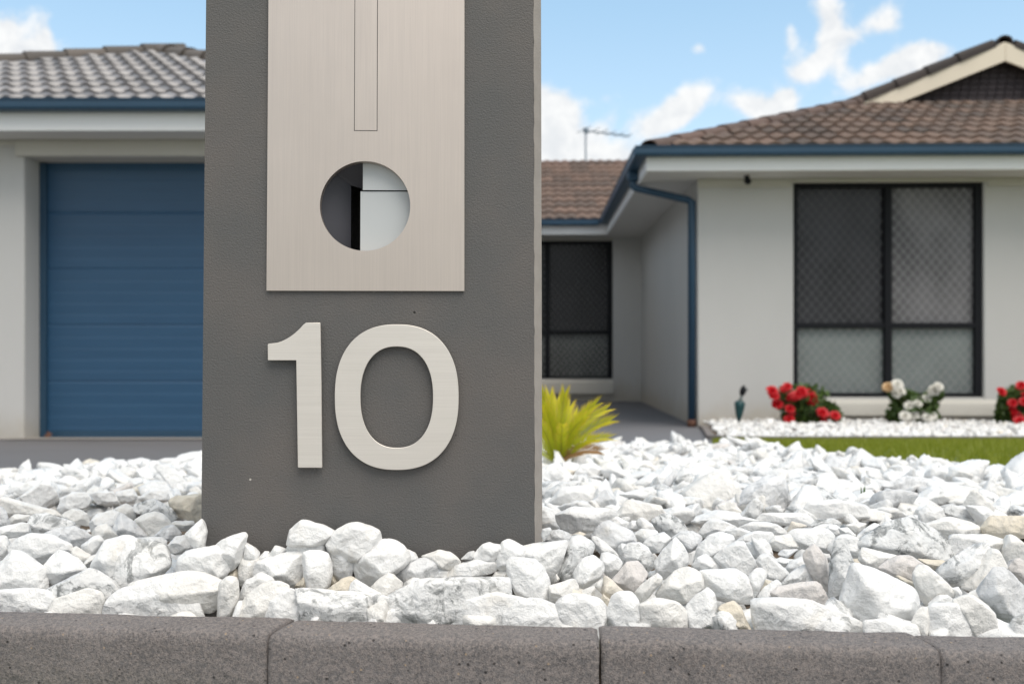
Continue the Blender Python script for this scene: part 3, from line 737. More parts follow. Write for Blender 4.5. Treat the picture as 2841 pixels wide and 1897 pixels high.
# wing roof: front hip slope, dutch gable, and the recess roof
TA = 0.369; ez = 2.365; A0 = Vector((-0.57, -0.53, ez)); WR = 3.72*2+0.57*2-0.57*1
cxg = HL(2787, 111, 2.05)[0]; B0 = Vector((2*cxg+0.57, -0.53, ez)); T = 2.60
G0 = Vector((A0.x+T, A0.y+T, ez+TA*T)); G1 = Vector((B0.x-T, B0.y+T, ez+TA*T))
back = 12.0
A1 = Vector((A0.x, back, ez)); B1 = Vector((B0.x, back, ez)); G2 = Vector((G0.x, back, G0.z)); G3 = Vector((G1.x, back, G1.z))
roof2 = MB().add([A0, B0, G1, G0, A1, B1, G3, G2], [(0, 1, 2, 3), (0, 3, 7, 4), (1, 5, 6, 2), (3, 2, 6, 7), (0, 4, 5, 1)]).build('roof', M['ridge_brown'], hs)
up2 = Vector((0, 1, TA)).normalized(); SL2 = T*math.hypot(1, TA); W2_ = B0.x-A0.x
tb = tile_mesh('roof_tile', M['tile_brown'])
def kh(u, v):
    k_ = v/math.hypot(1, TA); return u > k_+0.03 and u < W2_-k_-0.03 and v < SL2-0.02
lay_tiles(roof2, tb, A0-up2*0.02, Vector((1, 0, 0)), up2, kh, int(W2_/0.3)+1, int(SL2/0.32)+1)
cb = cap_mesh('ridge_cap', M['ridge_brown'], 0.10, 0.08)
caps(roof2, cb, A0+Vector((0.09, 0.09, .035)), G0+Vector((0.1, 0.1, .07)))
caps(roof2, cb, B0+Vector((0, 0, .035)), G1+Vector((-0.1, 0.1, .07)))
# dutch gable
ga = HL(2787, 111, 2.05)[1]
gl, gr_ = G0.x-0.02, G1.x+0.02; gzb = G0.z
gy = G0.y+0.12; ap = Vector((cxg, 0, ga-0.05)); rise = ap.z-gzb; half = cxg-gl
gab = MB().prism([(gl+0.1, gzb-0.02), (gr_-0.1, gzb-0.02), (cxg, ap.z-0.10)], 'y', gy+0.02, gy+0.10).build('gable', M['infill'], hs)
gbk = MB(); rows = int(rise/0.062)
for r in range(rows):
    zz_ = gzb+r*0.062; hw = half*(1-(r*0.062+0.06)/rise)-0.05
    n = int(2*hw/0.098)
    for i in range(n):
        x = cxg-hw+(i+0.5*(r % 2))*0.098
        if x+0.09 < cxg+hw: gbk.box(x, x+0.088, gy, gy+0.021, zz_+0.004, zz_+0.056)
tag(gbk.build('gable_brick', M['infill'], gab), kind='stuff')
def slope_board(x_a, z_a_, x_b, z_b_, y0, y1, th, name, mat, bevel=0.004):
    return MB().add([(x_a, y0, z_a_-th), (x_a, y0, z_a_), (x_b, y0, z_b_), (x_b, y0, z_b_-th), (x_a, y1, z_a_-th), (x_a, y1, z_a_), (x_b, y1, z_b_), (x_b, y1, z_b_-th)],
        [(0, 1, 2, 3), (4, 7, 6, 5), (0, 4, 5, 1), (1, 5, 6, 2), (2, 6, 7, 3), (3, 7, 4, 0)]).build(name, mat, gab, bevel=bevel)
slope_board(gl-0.16, gzb-0.01-0.03, cxg-0.001, ap.z+0.02, gy-0.16, gy-0.13, 0.205, 'barge_board', M['cream'])
slope_board(gr_+0.16, gzb-0.01-0.03, cxg+0.001, ap.z+0.02, gy-0.16, gy-0.13, 0.205, 'barge_board', M['cream'])
slope_board(gl-0.2, gzb-0.03, cxg-0.001, ap.z+0.035, gy-0.12, gy+4.5, 0.03, 'gable_roof', M['ridge_brown'], 0)
slope_board(gr_+0.2, gzb-0.03, cxg+0.001, ap.z+0.035, gy-0.12, gy+4.5, 0.03, 'gable_roof', M['ridge_brown'], 0)
cd = cap_mesh('ridge_cap', M['ridge_dark'], 0.085, 0.062)
for sx_, x_ in ((1, gl-0.22), (-1, gr_+0.22)):
    caps(gab, cd, (x_, gy-0.10, gzb-0.035), (cxg-sx_*0.25, gy-0.10, ap.z-0.02))
caps(gab, cd, (cxg, gy-0.16, ap.z+0.055), (cxg, gy+4, ap.z+0.055))
# recess roof
R0 = Vector((-6.3, BY-0.53, ez)); slope_r = 0.40
ridge_t = 3.3
r_o = MB().add([R0, (A0.x+0.9, R0.y, ez), (A0.x+3.5, R0.y+ridge_t, ez+slope_r*ridge_t), (-6.3, R0.y+ridge_t, ez+slope_r*ridge_t), (-6.3, R0.y+2*ridge_t, ez), (A0.x+3.5, R0.y+2*ridge_t, ez)],
    [(0, 1, 2, 3), (3, 2, 5, 4)]).build('roof', M['ridge_brown'], hs)
up3 = Vector((0, 1, slope_r)).normalized()
tr = tile_mesh('roof_tile', M['tile_recess'])
lay_tiles(r_o, tr, R0-up3*0.02, Vector((1, 0, 0)), up3, lambda u, v: u > 1.2 and u < 6.35+v*0.8, 27, int(ridge_t*math.hypot(1, slope_r)/0.32)+1)
caps(r_o, cb, (-6.3, R0.y+ridge_t, ez+slope_r*ridge_t+0.02), (A0.x+3.2, R0.y+ridge_t, ez+slope_r*ridge_t+0.02))

# small fittings
def world_at(px, py, Y): return Vector(((px-CX)/F*Y, Y, CAMZ+(CY-py)/F*Y))
p = world_at(2072, 485, 8.62)
ls = empty('eave_light', (p.x, p.y, 2.18), label='small black spotlight under the eave, left of the big screened window', cat='light')
MB().tube([(0, 0, 0.008), (0, 0, -0.015)], 0.022, 12).build('mounting_plate', M['black'], ls, smooth=False)
MB().tube([(0, 0, -0.015), (0.004, -0.008, -0.028)], 0.007, 8).build('bracket', M['black'], ls)
MB().tube([(-0.002, 0.018, -0.030), (0.0, 0, -0.036), (0.004, -0.030, -0.046)], [0.020, 0.026, 0.030], 12).build('lamp_head', M['black'], ls, smooth=True)

p = world_at(1625, 452, 16.9)
an = empty('tv_antenna', (p.x, p.y, p.z-0.25), label='thin television antenna on a mast above the far brown roof', cat='antenna')
mh = 0.25+90/F*16.9
MB().tube([(0, 0, 0), (0, 0, mh)], 0.014, 8).build('mast', M['antenna'], an)
MB().bar((-0.05, 0, mh), (0.78, 0.35, mh-0.03), 0.022).build('boom', M['antenna'], an)
for i in range(6):
    q = Vector((-0.03, 0, mh)).lerp(Vector((0.76, 0.34, mh-0.03)), i/5); l = 0.26-0.025*i
    MB().tube([q+Vector((-0.4*l, l, 0.012)), q+Vector((0.4*l, -l, 0.012))], 0.006, 6).build('element', M['antenna'], an)
MB().box(-0.04, 0.04, -0.03, 0.03, mh-0.04, mh+0.04).build('clamp', M['antenna'], an)

p = world_at(2048, 1172, 8.3)
st = empty('garden_stake', (p.x, p.y, gz(p.x, p.y)-0.01), label='dark green tapered garden stake with a small black head, in white stones by the wall', cat='stake')
z0 = 0.0; up = lambda py: (1172-py)/F*8.3+0.01
MB().tube([(0, 0, -0.04), (0.002, 0, up(1150)), (0.004, 0, up(1140))], [0.004, 0.012, 0.02], 8).build('spike', M['green_pl'], st, smooth=True)
MB().tube([(0.004, 0, up(1150)), (0.008, 0, up(1130)), (0.012, 0, up(1110)), (0.014, 0, up(1098)), (0.016, 0, up(1092))], [0.014, 0.030, 0.042, 0.046, 0.022], 12).build('body', M['green_pl'], st, smooth=True)
MB().tube([(0.016, 0, up(1094)), (0.030, 0, up(1078))], 0.013, 8).build('neck', M['grey_pl'], st, smooth=True)
MB().tube([(0.028, 0, up(1080)), (0.036, 0, up(1070)), (0.044, 0, up(1060)), (0.046, 0, up(1050))], [0.012, 0.026, 0.026, 0.008], 10).build('head', M['black'], st, smooth=True)
MB().tube([(0.04, 0, up(1066)), (0.075, -0.02, up(1062))], [0.012, 0.006], 8).build('nozzle', M['black'], st, smooth=True)

# second bed of white stones in front of the house wall: edging
bl = [(1.60, 8.2), (1.30, 6.40), (1.38, 6.24), (9, 6.24), (9, 8.80), (1.68, 8.80)]
bed2 = sheet('house_stone_bed', bl, M['soil'], 0.002)
ed = MB()
eo = [(1.62, 8.5), (1.57, 8.1), (1.275, 6.38), (1.36, 6.21), (9.2, 6.21)]
for a, b_ in zip(eo, eo[1:]):
    ed.bar((a[0], a[1], gz(*a)-0.018), (b_[0], b_[1], gz(*b_)-0.018), 0.05, 0.09)
tag(ed.build('bed_edging', M['kerb']), kind='structure')

# ------------------------------------------------------------------ marble chips
def ico(n):
    bm = bmesh.new(); bmesh.ops.create_icosphere(bm, subdivisions=n, radius=1.0)
    V_ = np.array([v.co[:] for v in bm.verts]); T_ = np.array([[v.index for v in f_.verts] for f_ in bm.faces]); bm.free()
    V_ /= np.linalg.norm(V_, axis=1)[:, None]
    return V_, T_
ICO = {n: ico(n) for n in (2, 3, 4, 5)}
rng = np.random.default_rng(21)
def soft_rock(dirs, N_, d, p):
    q = np.maximum(dirs@N_.T, 0)/d
    return (q**p).sum(1)**(-1/p)
def rough(P, ctr, seed, amp, fine=True):
    r = P-ctr; l = np.linalg.norm(r, axis=1)[:, None]; u = r/np.maximum(l, 1e-6)
    Q = P+seed*0.37
    n_ = np.abs(waves(Q, seed, 120, 6))*1.5-0.5+waves(Q, seed+1, 290, 6)*0.8
    if fine: n_ = n_+waves(Q, seed+2, 640, 6)*0.42+waves(Q, seed+3, 1300, 6)*0.2
    return P+u*(n_*amp)[:, None]
TINT = {'w': (0.86, 0.86, 0.85, 0.10), 'c': (0.84, 0.825, 0.79, 0.12), 'g': (0.75, 0.755, 0.76, 0.4), 'G': (0.74, 0.745, 0.74, 1.0), 't': (0.75, 0.68, 0.56, 0.3),
        'o': (0.80, 0.74, 0.64, 0.3), 'p': (0.74, 0.70, 0.67, 0.3), 'v': (0.84, 0.84, 0.83, 0.8)}
def mesh_np(name, V_, T_, tint):
    me = bpy.data.meshes.new(name); nv, nt = len(V_), len(T_)
    me.vertices.add(nv); me.vertices.foreach_set('co', V_.astype(np.float32).ravel())
    me.loops.add(nt*3); me.loops.foreach_set('vertex_index', T_.astype(np.int32).ravel())
    me.polygons.add(nt); me.polygons.foreach_set('loop_start', np.arange(0, nt*3, 3, dtype=np.int32)); me.polygons.foreach_set('loop_total', np.full(nt, 3, dtype=np.int32))
    me.polygons.foreach_set('use_smooth', np.ones(nt, dtype=bool))
    me.update(calc_edges=True)
    a = me.attributes.new('tint', 'FLOAT_COLOR', 'POINT')
    t_ = np.asarray(tint, dtype=np.float32)
    if t_.ndim == 1: t_ = np.tile(t_, (nv, 1))
    a.data.foreach_set('color', t_.ravel())
    return me
def hull(pts):
    pts = sorted(set(pts))
    def half(ps):
        o = []
        for p in ps:
            while len(o) > 1 and (o[-1][0]-o[-2][0])*(p[1]-o[-2][1])-(o[-1][1]-o[-2][1])*(p[0]-o[-2][0]) <= 0: o.pop()
            o.append(p)
        return o
    a, b_ = half(pts), half(pts[::-1]); return a[:-1]+b_[:-1]

# outlines of the chips one can follow in the photograph: kind, outline in the coordinates of an enlarged detail
DET = {'A': (0, 1300, 3.485), 'B': (500, 1400, 4.48), 'C': (950, 1400, 4.48), 'D': (1400, 1400, 4.126), 'E': (1850, 1400, 4.126), 'F': (2300, 1400, 4.126), 'X': (0, 0, 1.0)}
CHIPS = """
Aw 0,930 60,850 110,790 170,785 250,820 320,910 420,940 450,1040 460,1130 430,1170 330,1200 -60,1200 -80,1000
Aw -60,1180 200,1150 440,1170 540,1250 430,1370 -60,1370
Aw 425,940 490,880 510,830 560,785 640,800 700,860 760,870 830,960 840,970 700,1070 520,1140 450,1110
AG 440,1160 600,1080 850,960 950,980 1040,1050 1130,1170 1080,1250 960,1320 560,1300 480,1240
Ac 425,1360 500,1270 680,1200 820,1160 950,1180 1020,1230 1000,1310 930,1380 440,1380
Aw 960,1390 1060,1240 1180,1150 1300,1130 1560,1130 1720,1060 1800,1090 1900,1230 2020,1370 1990,1410 960,1400
Ac 1250,1130 1300,1085 1640,1010 1830,980 1980,1010 2150,1080 2170,1160 2130,1300 2020,1360 1500,1300
Aw 870,950 960,780 1020,690 1180,645 1300,660 1340,700 1240,900 1130,1050 1120,1150 1060,1110
Av 1120,1150 1125,1000 1190,780 1280,670 1450,690 1570,730 1640,870 1640,920 1560,1000 1480,1050 1430,1065 1230,1145 1150,1165
Aw 1310,665 1450,655 1560,660 1620,700 1600,760 1480,800 1350,750
Aw 90,750 180,670 290,620 500,640 690,720 700,790 560,880 440,930 400,920 320,890 120,810
Ag 440,610 560,570 720,550 880,630 860,680 770,745 680,730 550,670 400,640
Aw 780,740 900,650 960,640 1010,690 960,780 900,850 820,830
Ac 690,770 740,745 870,820 880,850 820,905 740,880 690,860
Ac 815,890 870,840 930,820 940,870 855,960
Av 270,530 300,440 440,430 600,470 720,520 700,560 470,620 290,620
Ag -60,380 20,360 60,420 95,520 50,550 -40,570
Aw -40,570 200,515 280,530 290,620 100,660 -40,660
Aw -60,650 60,640 105,790 60,850 -60,870
Aw 865,510 950,430 1080,400 1160,420 1130,600 1000,580 880,590
Ag 1100,600 1110,520 1160,420 1290,500 1360,560 1440,655 1390,670 1240,660 1130,640
Ac 885,610 950,540 1030,530 1080,570 1135,640 1050,690 960,670 890,660
Ac 1300,490 1400,430 1480,405 1570,430 1620,500 1700,560 1640,640 1500,660 1400,640 1330,560
Ag 1480,650 1600,550 1680,545 1745,620 1670,690 1590,690
AG 1310,400 1310,340 1500,290 1650,370 1700,430 1690,480 1630,500 1560,470 1400,440
At 1630,310 1700,260 1960,240 1960,490 1890,495 1720,440 1650,380
Ac 1640,530 1700,500 1870,500 1880,540 1800,595 1720,595
Aw 1790,620 1950,480 1990,600 1970,770 1890,760
Aw 1600,760 1700,650 1800,640 1890,700 1900,780 1700,810
Aw 190,270 320,170 420,110 500,130 560,240 500,300 420,365 230,330
Ac -50,300 60,270 220,330 420,380 560,400 570,440 300,440 60,420
Aw 555,390 580,310 700,230 840,230 885,300 850,360 700,400 600,440
Aw 870,250 960,210 1090,220 1160,330 950,335
Ac 80,480 150,440 290,445 285,500 110,525
Ac 590,450 700,380 780,390 840,430 870,540 700,520
Ac 1095,390 1220,330 1290,370 1310,460 1240,490 1130,430
Aw 495,120 650,80 830,140 850,200 620,215
Aw 855,190 900,130 1040,80 1105,110 1095,205 950,215
Aw 30,210 120,140 300,140 340,190 180,260 50,270
Ag 1280,500 1350,560 1420,640 1350,650 1250,590
Aw 1120,220 1280,190 1330,260 1300,320 1180,330
Aw 1330,290 1450,200 1620,220 1640,300 1500,330
Bw 0,640 90,570 200,540 330,540 440,500 560,620 600,780 550,860 480,960 400,960 200,880 -30,830
Bw 430,500 520,420 740,350 800,345 828,390 745,680 690,750 600,800 540,660
Bw 800,450 910,510 990,600 950,690 800,680
Bw 980,640 1050,570 1105,575 1110,660 1000,690
Bw 1080,640 1180,505 1240,515 1310,545 1260,640 1130,690
Bw 1335,470 1385,270 1500,190 1560,185 1650,230 1780,245 1935,320 1850,430 1700,500 1400,500
Bw 1300,560 1340,460 1480,405 1620,405 1790,440 1810,590 1600,600 1400,610
Bg 1815,410 1880,370 2000,450 2090,490 2170,680 2150,750 2120,860 1970,925 1930,870 1840,600
Bw 1515,600 1600,570 1750,570 1830,600 1870,680 1878,820 1840,1000 1790,1080 1710,1122 1600,1070 1560,980 1540,700
Bw 900,740 1000,680 1180,660 1300,590 1400,570 1520,600 1545,790 1490,910 1410,1005 1300,960 920,880
Bc 715,780 780,620 860,640 1000,660 940,780 890,900 800,1020 720,930
Bw 730,1100 830,920 1000,840 1080,870 1170,940 1000,1060 800,1200 740,1200
Bc 480,980 560,890 650,885 730,920 745,1100 700,1200 560,1340 450,1340
Bw 560,1360 720,1180 780,1200 740,1360
Bc 690,1360 740,1230 800,1150 1050,960 1230,950 1370,1020 1330,1090 1130,1200 930,1320 880,1360
Bw 910,1370 980,1250 1130,1160 1330,1050 1430,1040 1510,1140 1545,1300 1540,1400
Bv 1480,1140 1430,1030 1600,1060 1720,1140 2050,1155 2480,1110 2595,1150 2600,1400 1540,1400
Bt 1770,1140 1830,1040 2000,920 2120,880 2200,930 2130,1100 2080,1160
Bt 1420,1000 1560,860 1600,1000 1560,1060
Bt 1850,1000 1880,760 1970,920 1960,960
Bt 540,900 690,780 740,880 720,920 600,940
Cw -190,480 -100,330 0,290 100,225 180,215 230,245 370,265 440,330 468,440 330,560 200,670 60,670 -130,580
Cw 143,740 220,620 400,500 480,440 580,425 640,450 700,470 780,530 820,600 810,680 750,750 600,830 500,860 350,1003 270,980 170,880
Cc 355,1005 480,900 570,845 640,860 740,950 735,1040 580,1145 480,1090
Cw 60,1140 110,980 170,920 350,1020 570,1140 400,1180 80,1190
Cw 815,550 900,590 945,660 880,700 800,700
Cg 640,840 760,740 840,690 1000,660 1150,690 1240,750 1200,920 900,960 750,985
Cc 990,630 1210,560 1330,575 1470,690 1380,800 1150,760
Cw 1120,780 1240,750 1330,800 1330,940 1120,940
Cw 1300,830 1400,740 1600,680 1840,665 1910,760 1890,815 1700,870 1500,910 1330,945 1290,890
CG 1465,670 1560,590 1630,570 1645,620 1600,670
Cw 1625,650 1660,560 1740,490 1830,465 1950,490 1980,560 1900,690 1700,690
Cw 1885,660 1930,570 1990,460 2060,430 2160,450 2300,530 2300,680 2200,740 2040,795 1940,770
Cv 565,1140 620,1100 740,1040 960,920 1100,920 1320,940 1480,920 1700,920 1900,900 2050,910 2115,980 2120,1140 1900,1230 1500,1300 1250,1400 1100,1400 590,1410
Cw 735,1030 780,950 880,895 970,920 900,1020
Cc 1860,880 1900,820 2060,800 2060,930 1900,920
Cw 1240,1420 1290,1310 1400,1200 1650,1140 1900,1085 1970,1100 2100,1150 2300,1170 2180,1420
Cc 480,1200 560,1180 580,1380 330,1400 300,1300
Dw 25,640 100,600 200,610 340,620 440,700 510,850 518,1100 350,1070 250,1065 130,980 90,880 40,780
Dw 180,480 420,430 700,410 710,500 640,560 590,700 575,850 540,890 440,850 200,650
Dw -20,1270 120,1110 250,1070 400,1050 520,1120 700,1200 800,1340 -20,1340
Dw 580,1140 620,1080 760,1000 900,1040 1090,1060 1140,1150 1185,1200 1150,1360 700,1350
Dw 1180,1180 1210,1060 1320,1000 1420,988 1490,1010 1540,1110 1590,1300 1590,1380 1300,1380 1170,1280
DG 580,740 660,550 720,420 780,350 870,345 980,390 1028,460 985,560 880,660 810,740 740,850 640,830 600,790
Dw 795,760 860,650 920,600 1030,572 1110,630 1130,730 1080,820 880,962 845,940 800,850
Dw 1000,370 1050,355 1150,420 1250,500 1303,560 1290,600 1180,590 1100,560 1025,460
Dw 1088,640 1120,550 1170,532 1300,590 1342,650 1310,760 1230,842 1160,780 1120,720
Dg 985,350 1110,210 1200,180 1320,230 1450,290 1503,390 1430,470 1290,540 1220,500 1100,400
Dw 1295,480 1340,440 1400,455 1400,640 1340,700 1310,620
Dv 1375,580 1370,500 1420,430 1530,418 1640,480 1710,600 1715,690 1640,745 1500,700 1380,640
Dp 1230,860 1340,720 1400,660 1520,638 1580,690 1632,780 1540,910 1440,990 1350,960
Do 1130,830 1150,795 1240,860 1385,990 1300,1060 1210,1067 1120,1010
Dc 1035,930 1060,880 1150,840 1160,1010 1110,1000
Dc 1500,970 1590,880 1740,780 1805,830 1800,880 1700,990 1550,1112 1500,1040
Dc 515,920 660,880 790,835 835,920 835,990 620,1110 515,1090
Dc 800,1000 1020,922 1038,960 1010,1060 900,1070
Dt 1095,1070 1130,1015 1220,1080 1210,1170 1170,1185
Dw 1715,640 1800,520 1900,420 1955,370 2040,450 2105,560 2095,660 2010,740 1920,805 1840,812 1755,780
Dw 590,170 600,100 800,20 1000,30 1230,50 1285,110 1240,180 1060,250 1000,295 800,308 650,240
Dw 405,60 480,40 560,90 635,240 600,280 405,260
Dg 445,420 540,290 620,280 730,320 760,380 730,440 450,440
DG 430,270 520,255 545,290 450,405 420,340
Dw 1390,260 1450,180 1530,185 1570,280 1420,310
Dw 1500,200 1570,138 1640,180 1735,240 1760,320 1600,340
Dw 1475,330 1560,270 1740,290 1755,340 1560,440 1500,410
Dw 1575,440 1650,370 1830,318 1893,380 1800,510 1690,530
Dw 1090,250 1290,130 1430,200 1420,290 1300,270
Dc 1540,1140 1680,1063 1860,1080 2030,1130 2095,1200 2115,1280 2095,1380 1600,1380
Dc 560,880 590,780 630,840 600,890
Dt 770,340 860,308 925,330 870,370
Ec -120,1000 -60,900 100,740 230,700 300,720 380,790 412,880 422,930 350,1010 240,1115 60,1125 -60,1080
Ew 225,1160 330,1050 480,938 525,960 555,1050 580,1250 595,1380 240,1380
Ew 378,770 430,750 640,750 790,735 900,800 960,920 980,1070 950,1102 740,1092 640,1075 550,1045 500,960 430,950
Ew 288,690 350,600 440,553 540,620 625,690 600,740 390,770
Ew 555,590 600,530 720,480 780,415 880,408 920,500 1015,650 1015,740 970,815 900,805 800,745 640,705
Ew 890,430 1120,395 1170,450 1215,560 1130,595 1000,595 940,530
Ew 1020,640 1050,575 1130,558 1210,600 1395,760 1330,870 1250,850 1140,810
Ew 920,830 1010,730 1080,715 1148,770 1130,830 1060,910 1040,1000 985,1085 960,960
Ew 1040,1090 1050,1010 1130,920 1260,838 1315,890 1300,1000 1240,1090
Et 1055,960 1110,850 1195,870 1110,970
Ep 1198,1000 1290,930 1500,885 1720,868 1790,960 1885,1130 1880,1175 1720,1130 1480,1110 1270,1080
Ev 1305,890 1400,780 1590,685 1650,780 1710,880 1480,920 1330,930
Ew 965,1190 980,1110 1100,1080 1400,1075 1640,1085 1800,1150 1900,1210 2063,1300 2220,1345 2245,1420 1080,1410 1030,1290
Et 578,1190 640,1130 770,1098 850,1180 1055,1370 1000,1400 850,1320 620,1240
Ew 578,1230 640,1203 780,1250 950,1400 620,1400
Ep 1570,610 1555,540 1680,445 1730,480 1830,590 1870,740 1885,980 1790,920 1710,865 1610,720
Ew 1365,700 1430,630 1560,595 1600,690 1480,770 1400,780
Eg 1278,560 1340,508 1500,505 1430,570 1360,605
Ew 1220,640 1300,598 1405,620 1360,700 1280,690
Ec 1160,420 1240,350 1400,335 1550,490 1450,505 1300,528 1190,490
Ew 1395,300 1500,270 1840,275 1920,350 1860,535 1720,470 1560,480 1440,400
Eg 35,385 160,300 290,293 405,360 370,480 240,525 120,440
Ew 310,640 350,480 470,350 600,308 740,345 775,410 700,500 600,560 540,610
Ew 375,310 450,190 540,153 660,175 795,250 740,310 600,340 430,360
Ew 675,295 800,262 955,300 880,385 760,400
Ew 785,410 880,350 1000,295 1190,305 1215,350 1150,410 900,425
Ew 830,255 1000,188 1160,195 1290,230 1395,320 1210,330 1000,310
Eo 1365,325 1430,185 1600,235 1500,280
Ew 1030,175 1110,95 1400,90 1580,100 1700,180 1590,245 1290,208
Ew 1565,60 1640,-30 1950,-70 2240,10 2310,120 2063,170 1720,185
Ew 390,175 640,80 860,150 1050,170 860,258 700,200
EG -170,170 -60,100 40,105 180,180 240,290 60,390 -100,300
Ew 1845,500 1870,420 1990,345 2100,340 2260,420 2268,480 2200,580 1920,570
Ew 1620,280 1780,215 1930,225 2020,290 1950,340 1700,330
EG 1640,230 1740,160 1900,150 1990,200 1960,260 1700,260
Ew 960,340 1060,620 1240,580 1200,640 1050,640
FG 30,560 60,420 130,345 175,420 240,540 293,650 303,760 250,930 150,1110 70,1143 15,1080 5,1000 25,800
Fw 95,1205 200,1020 270,920 300,655 390,680 560,740 760,840 960,930 1022,1020 1032,1110 980,1215 880,1265 895,1380 400,1370 250,1320
Fw 385,1430 400,1330 560,1308 800,1318 1000,1355 1062,1420 1050,1460 600,1450
FG 345,410 380,370 620,250 720,175 900,138 1080,200 1250,310 1370,420 1393,560 1385,650 1250,642 900,575 780,578 560,525 400,475
Fc 335,610 380,485 560,520 790,575 640,700 560,750 400,690
Fp 560,715 700,620 800,578 930,578 1080,680 1010,760 1000,880 760,800 640,760
Ft 1020,615 1300,630 1395,670 1310,750 1220,757
Fc 970,780 1010,720 1110,678 1200,750 1300,840 1420,940 1470,1020 1380,1040 1120,1123 1040,1020 980,900
Fw 1390,950 1480,935 1525,1000 1500,1070 1420,1095
Fv 1275,765 1400,600 1600,480 1800,428 1835,500 1820,570 1700,730 1600,840 1500,910 1450,935 1360,890 1300,840
Fc 1510,905 1640,800 1820,560 1850,490 1930,515 2010,690 1900,860 1740,970 1640,975
Fg 1735,1010 1800,840 1880,740 1920,688 2000,710 2130,810 2232,930 2310,1150 2240,1230 2080,1305 1940,1322 1870,1180
Fc 935,1340 1000,1220 1060,1155 1150,1150 1150,1330 1070,1430
Fw 1060,1460 1140,1330 1150,1150 1270,1095 1450,1115 1560,1200 1655,1460
Fc 1410,1100 1560,1038 1660,1038 1800,1130 1900,1240 1925,1340 1880,1450 1700,1460 1580,1350
Fw 1120,1130 1260,1030 1350,1028 1430,1090 1330,1150
Fv 2070,1460 2090,1310 2232,1250 2310,1250 2310,1470
Fw 1385,470 1400,370 1450,333 1600,340 1800,340 2045,400 1990,490 1960,600 1700,560 1420,600
Fc 1990,490 2060,350 2115,343 2240,450 2250,640 2060,670 1985,630
Fp 2035,730 2120,620 2180,612 2260,660 2260,910 2150,830
Fc 1530,1050 1650,970 1765,948 1770,1110 1660,1070
Fc 1110,215 1300,150 1400,138 1620,190 1763,260 1745,335 1500,345 1330,378 1180,300
Ft 1758,240 1850,120 2232,125 2270,350 2100,360 1900,385 1775,335
FG 1290,60 1400,0 1580,20 1710,200 1630,210 1400,150
Fw 1570,10 1800,20 1925,110 1850,150 1765,235 1690,190
Fw 1030,70 1120,-5 1290,45 1335,130 1120,215 1040,190
Fw 310,365 420,260 520,203 615,240 640,290 500,370 380,390
Fc 185,225 330,193 435,210 400,270 310,335
Fw -60,300 0,228 100,235 150,290 60,360 -40,360
Fw 110,265 210,255 310,340 260,380 150,340
FG 2040,70 2110,-10 2240,60 2240,140 2150,135
Ft 755,810 800,800 960,870 1010,960 900,920
Fw 550,745 700,758 770,820 640,810
Fc 1900,20 2020,60 2060,110 1960,130 1900,90
Xg 2030,1412 2070,1350 2130,1316 2180,1330 2192,1385 2165,1420 2100,1430
Xc 1990,1400 2030,1385 2060,1420 2010,1430
Xg 2440,1345 2520,1320 2600,1330 2610,1365 2530,1375
Xw 2270,1350 2330,1330 2420,1350 2400,1380 2300,1385
Xw 2380,1400 2440,1372 2560,1380 2600,1400 2500,1415
Xc 2580,1385 2630,1360 2700,1365 2720,1395 2650,1410
Xw 1515,1400 1560,1350 1640,1345 1680,1400 1580,1410
Xg 1630,1395 1680,1355 1710,1385 1700,1425
XG 1505,1400 1515,1360 1560,1335 1600,1340 1560,1390
Xc 1700,1440 1740,1385 1830,1400 1850,1430 1780,1450
Xw 1720,1370 1800,1350 1860,1380 1820,1400
Xw 1575,1310 1588,1268 1605,1240 1628,1246 1622,1290 1602,1318
Xw 1500,1325 1520,1292 1560,1293 1592,1322 1560,1345
Xw 1588,1325 1610,1290 1650,1283 1675,1310 1640,1338
Xw 40,1360 80,1335 140,1330 165,1365 100,1385
"""
def kerb_px_y(x): return 1690+70*x/2841.0
def depth_for(x, y):
    ky = kerb_px_y(x); u = (x-CX)/F
    t_ = (u*K0.y-K0.x)/(kd.x-u*kd.y); kY = K0.y+kd.y*t_
    far_y = 1500; fy = 0.1466/((far_y-CY)/F-0.0694)
    if y <= far_y: return 0.1466/max((y-CY)/F-0.0694, 0.012)
    a = (y-far_y)/(ky-far_y)
    return fy+(kY+0.020-fy)*min(a, 1.0)
traced = []
lines = [l for l in CHIPS.strip().split('\n') if l.strip()]
pillar_faceY = lambda px: 1.045+0.038*((px-CX)/F)
footprints = []
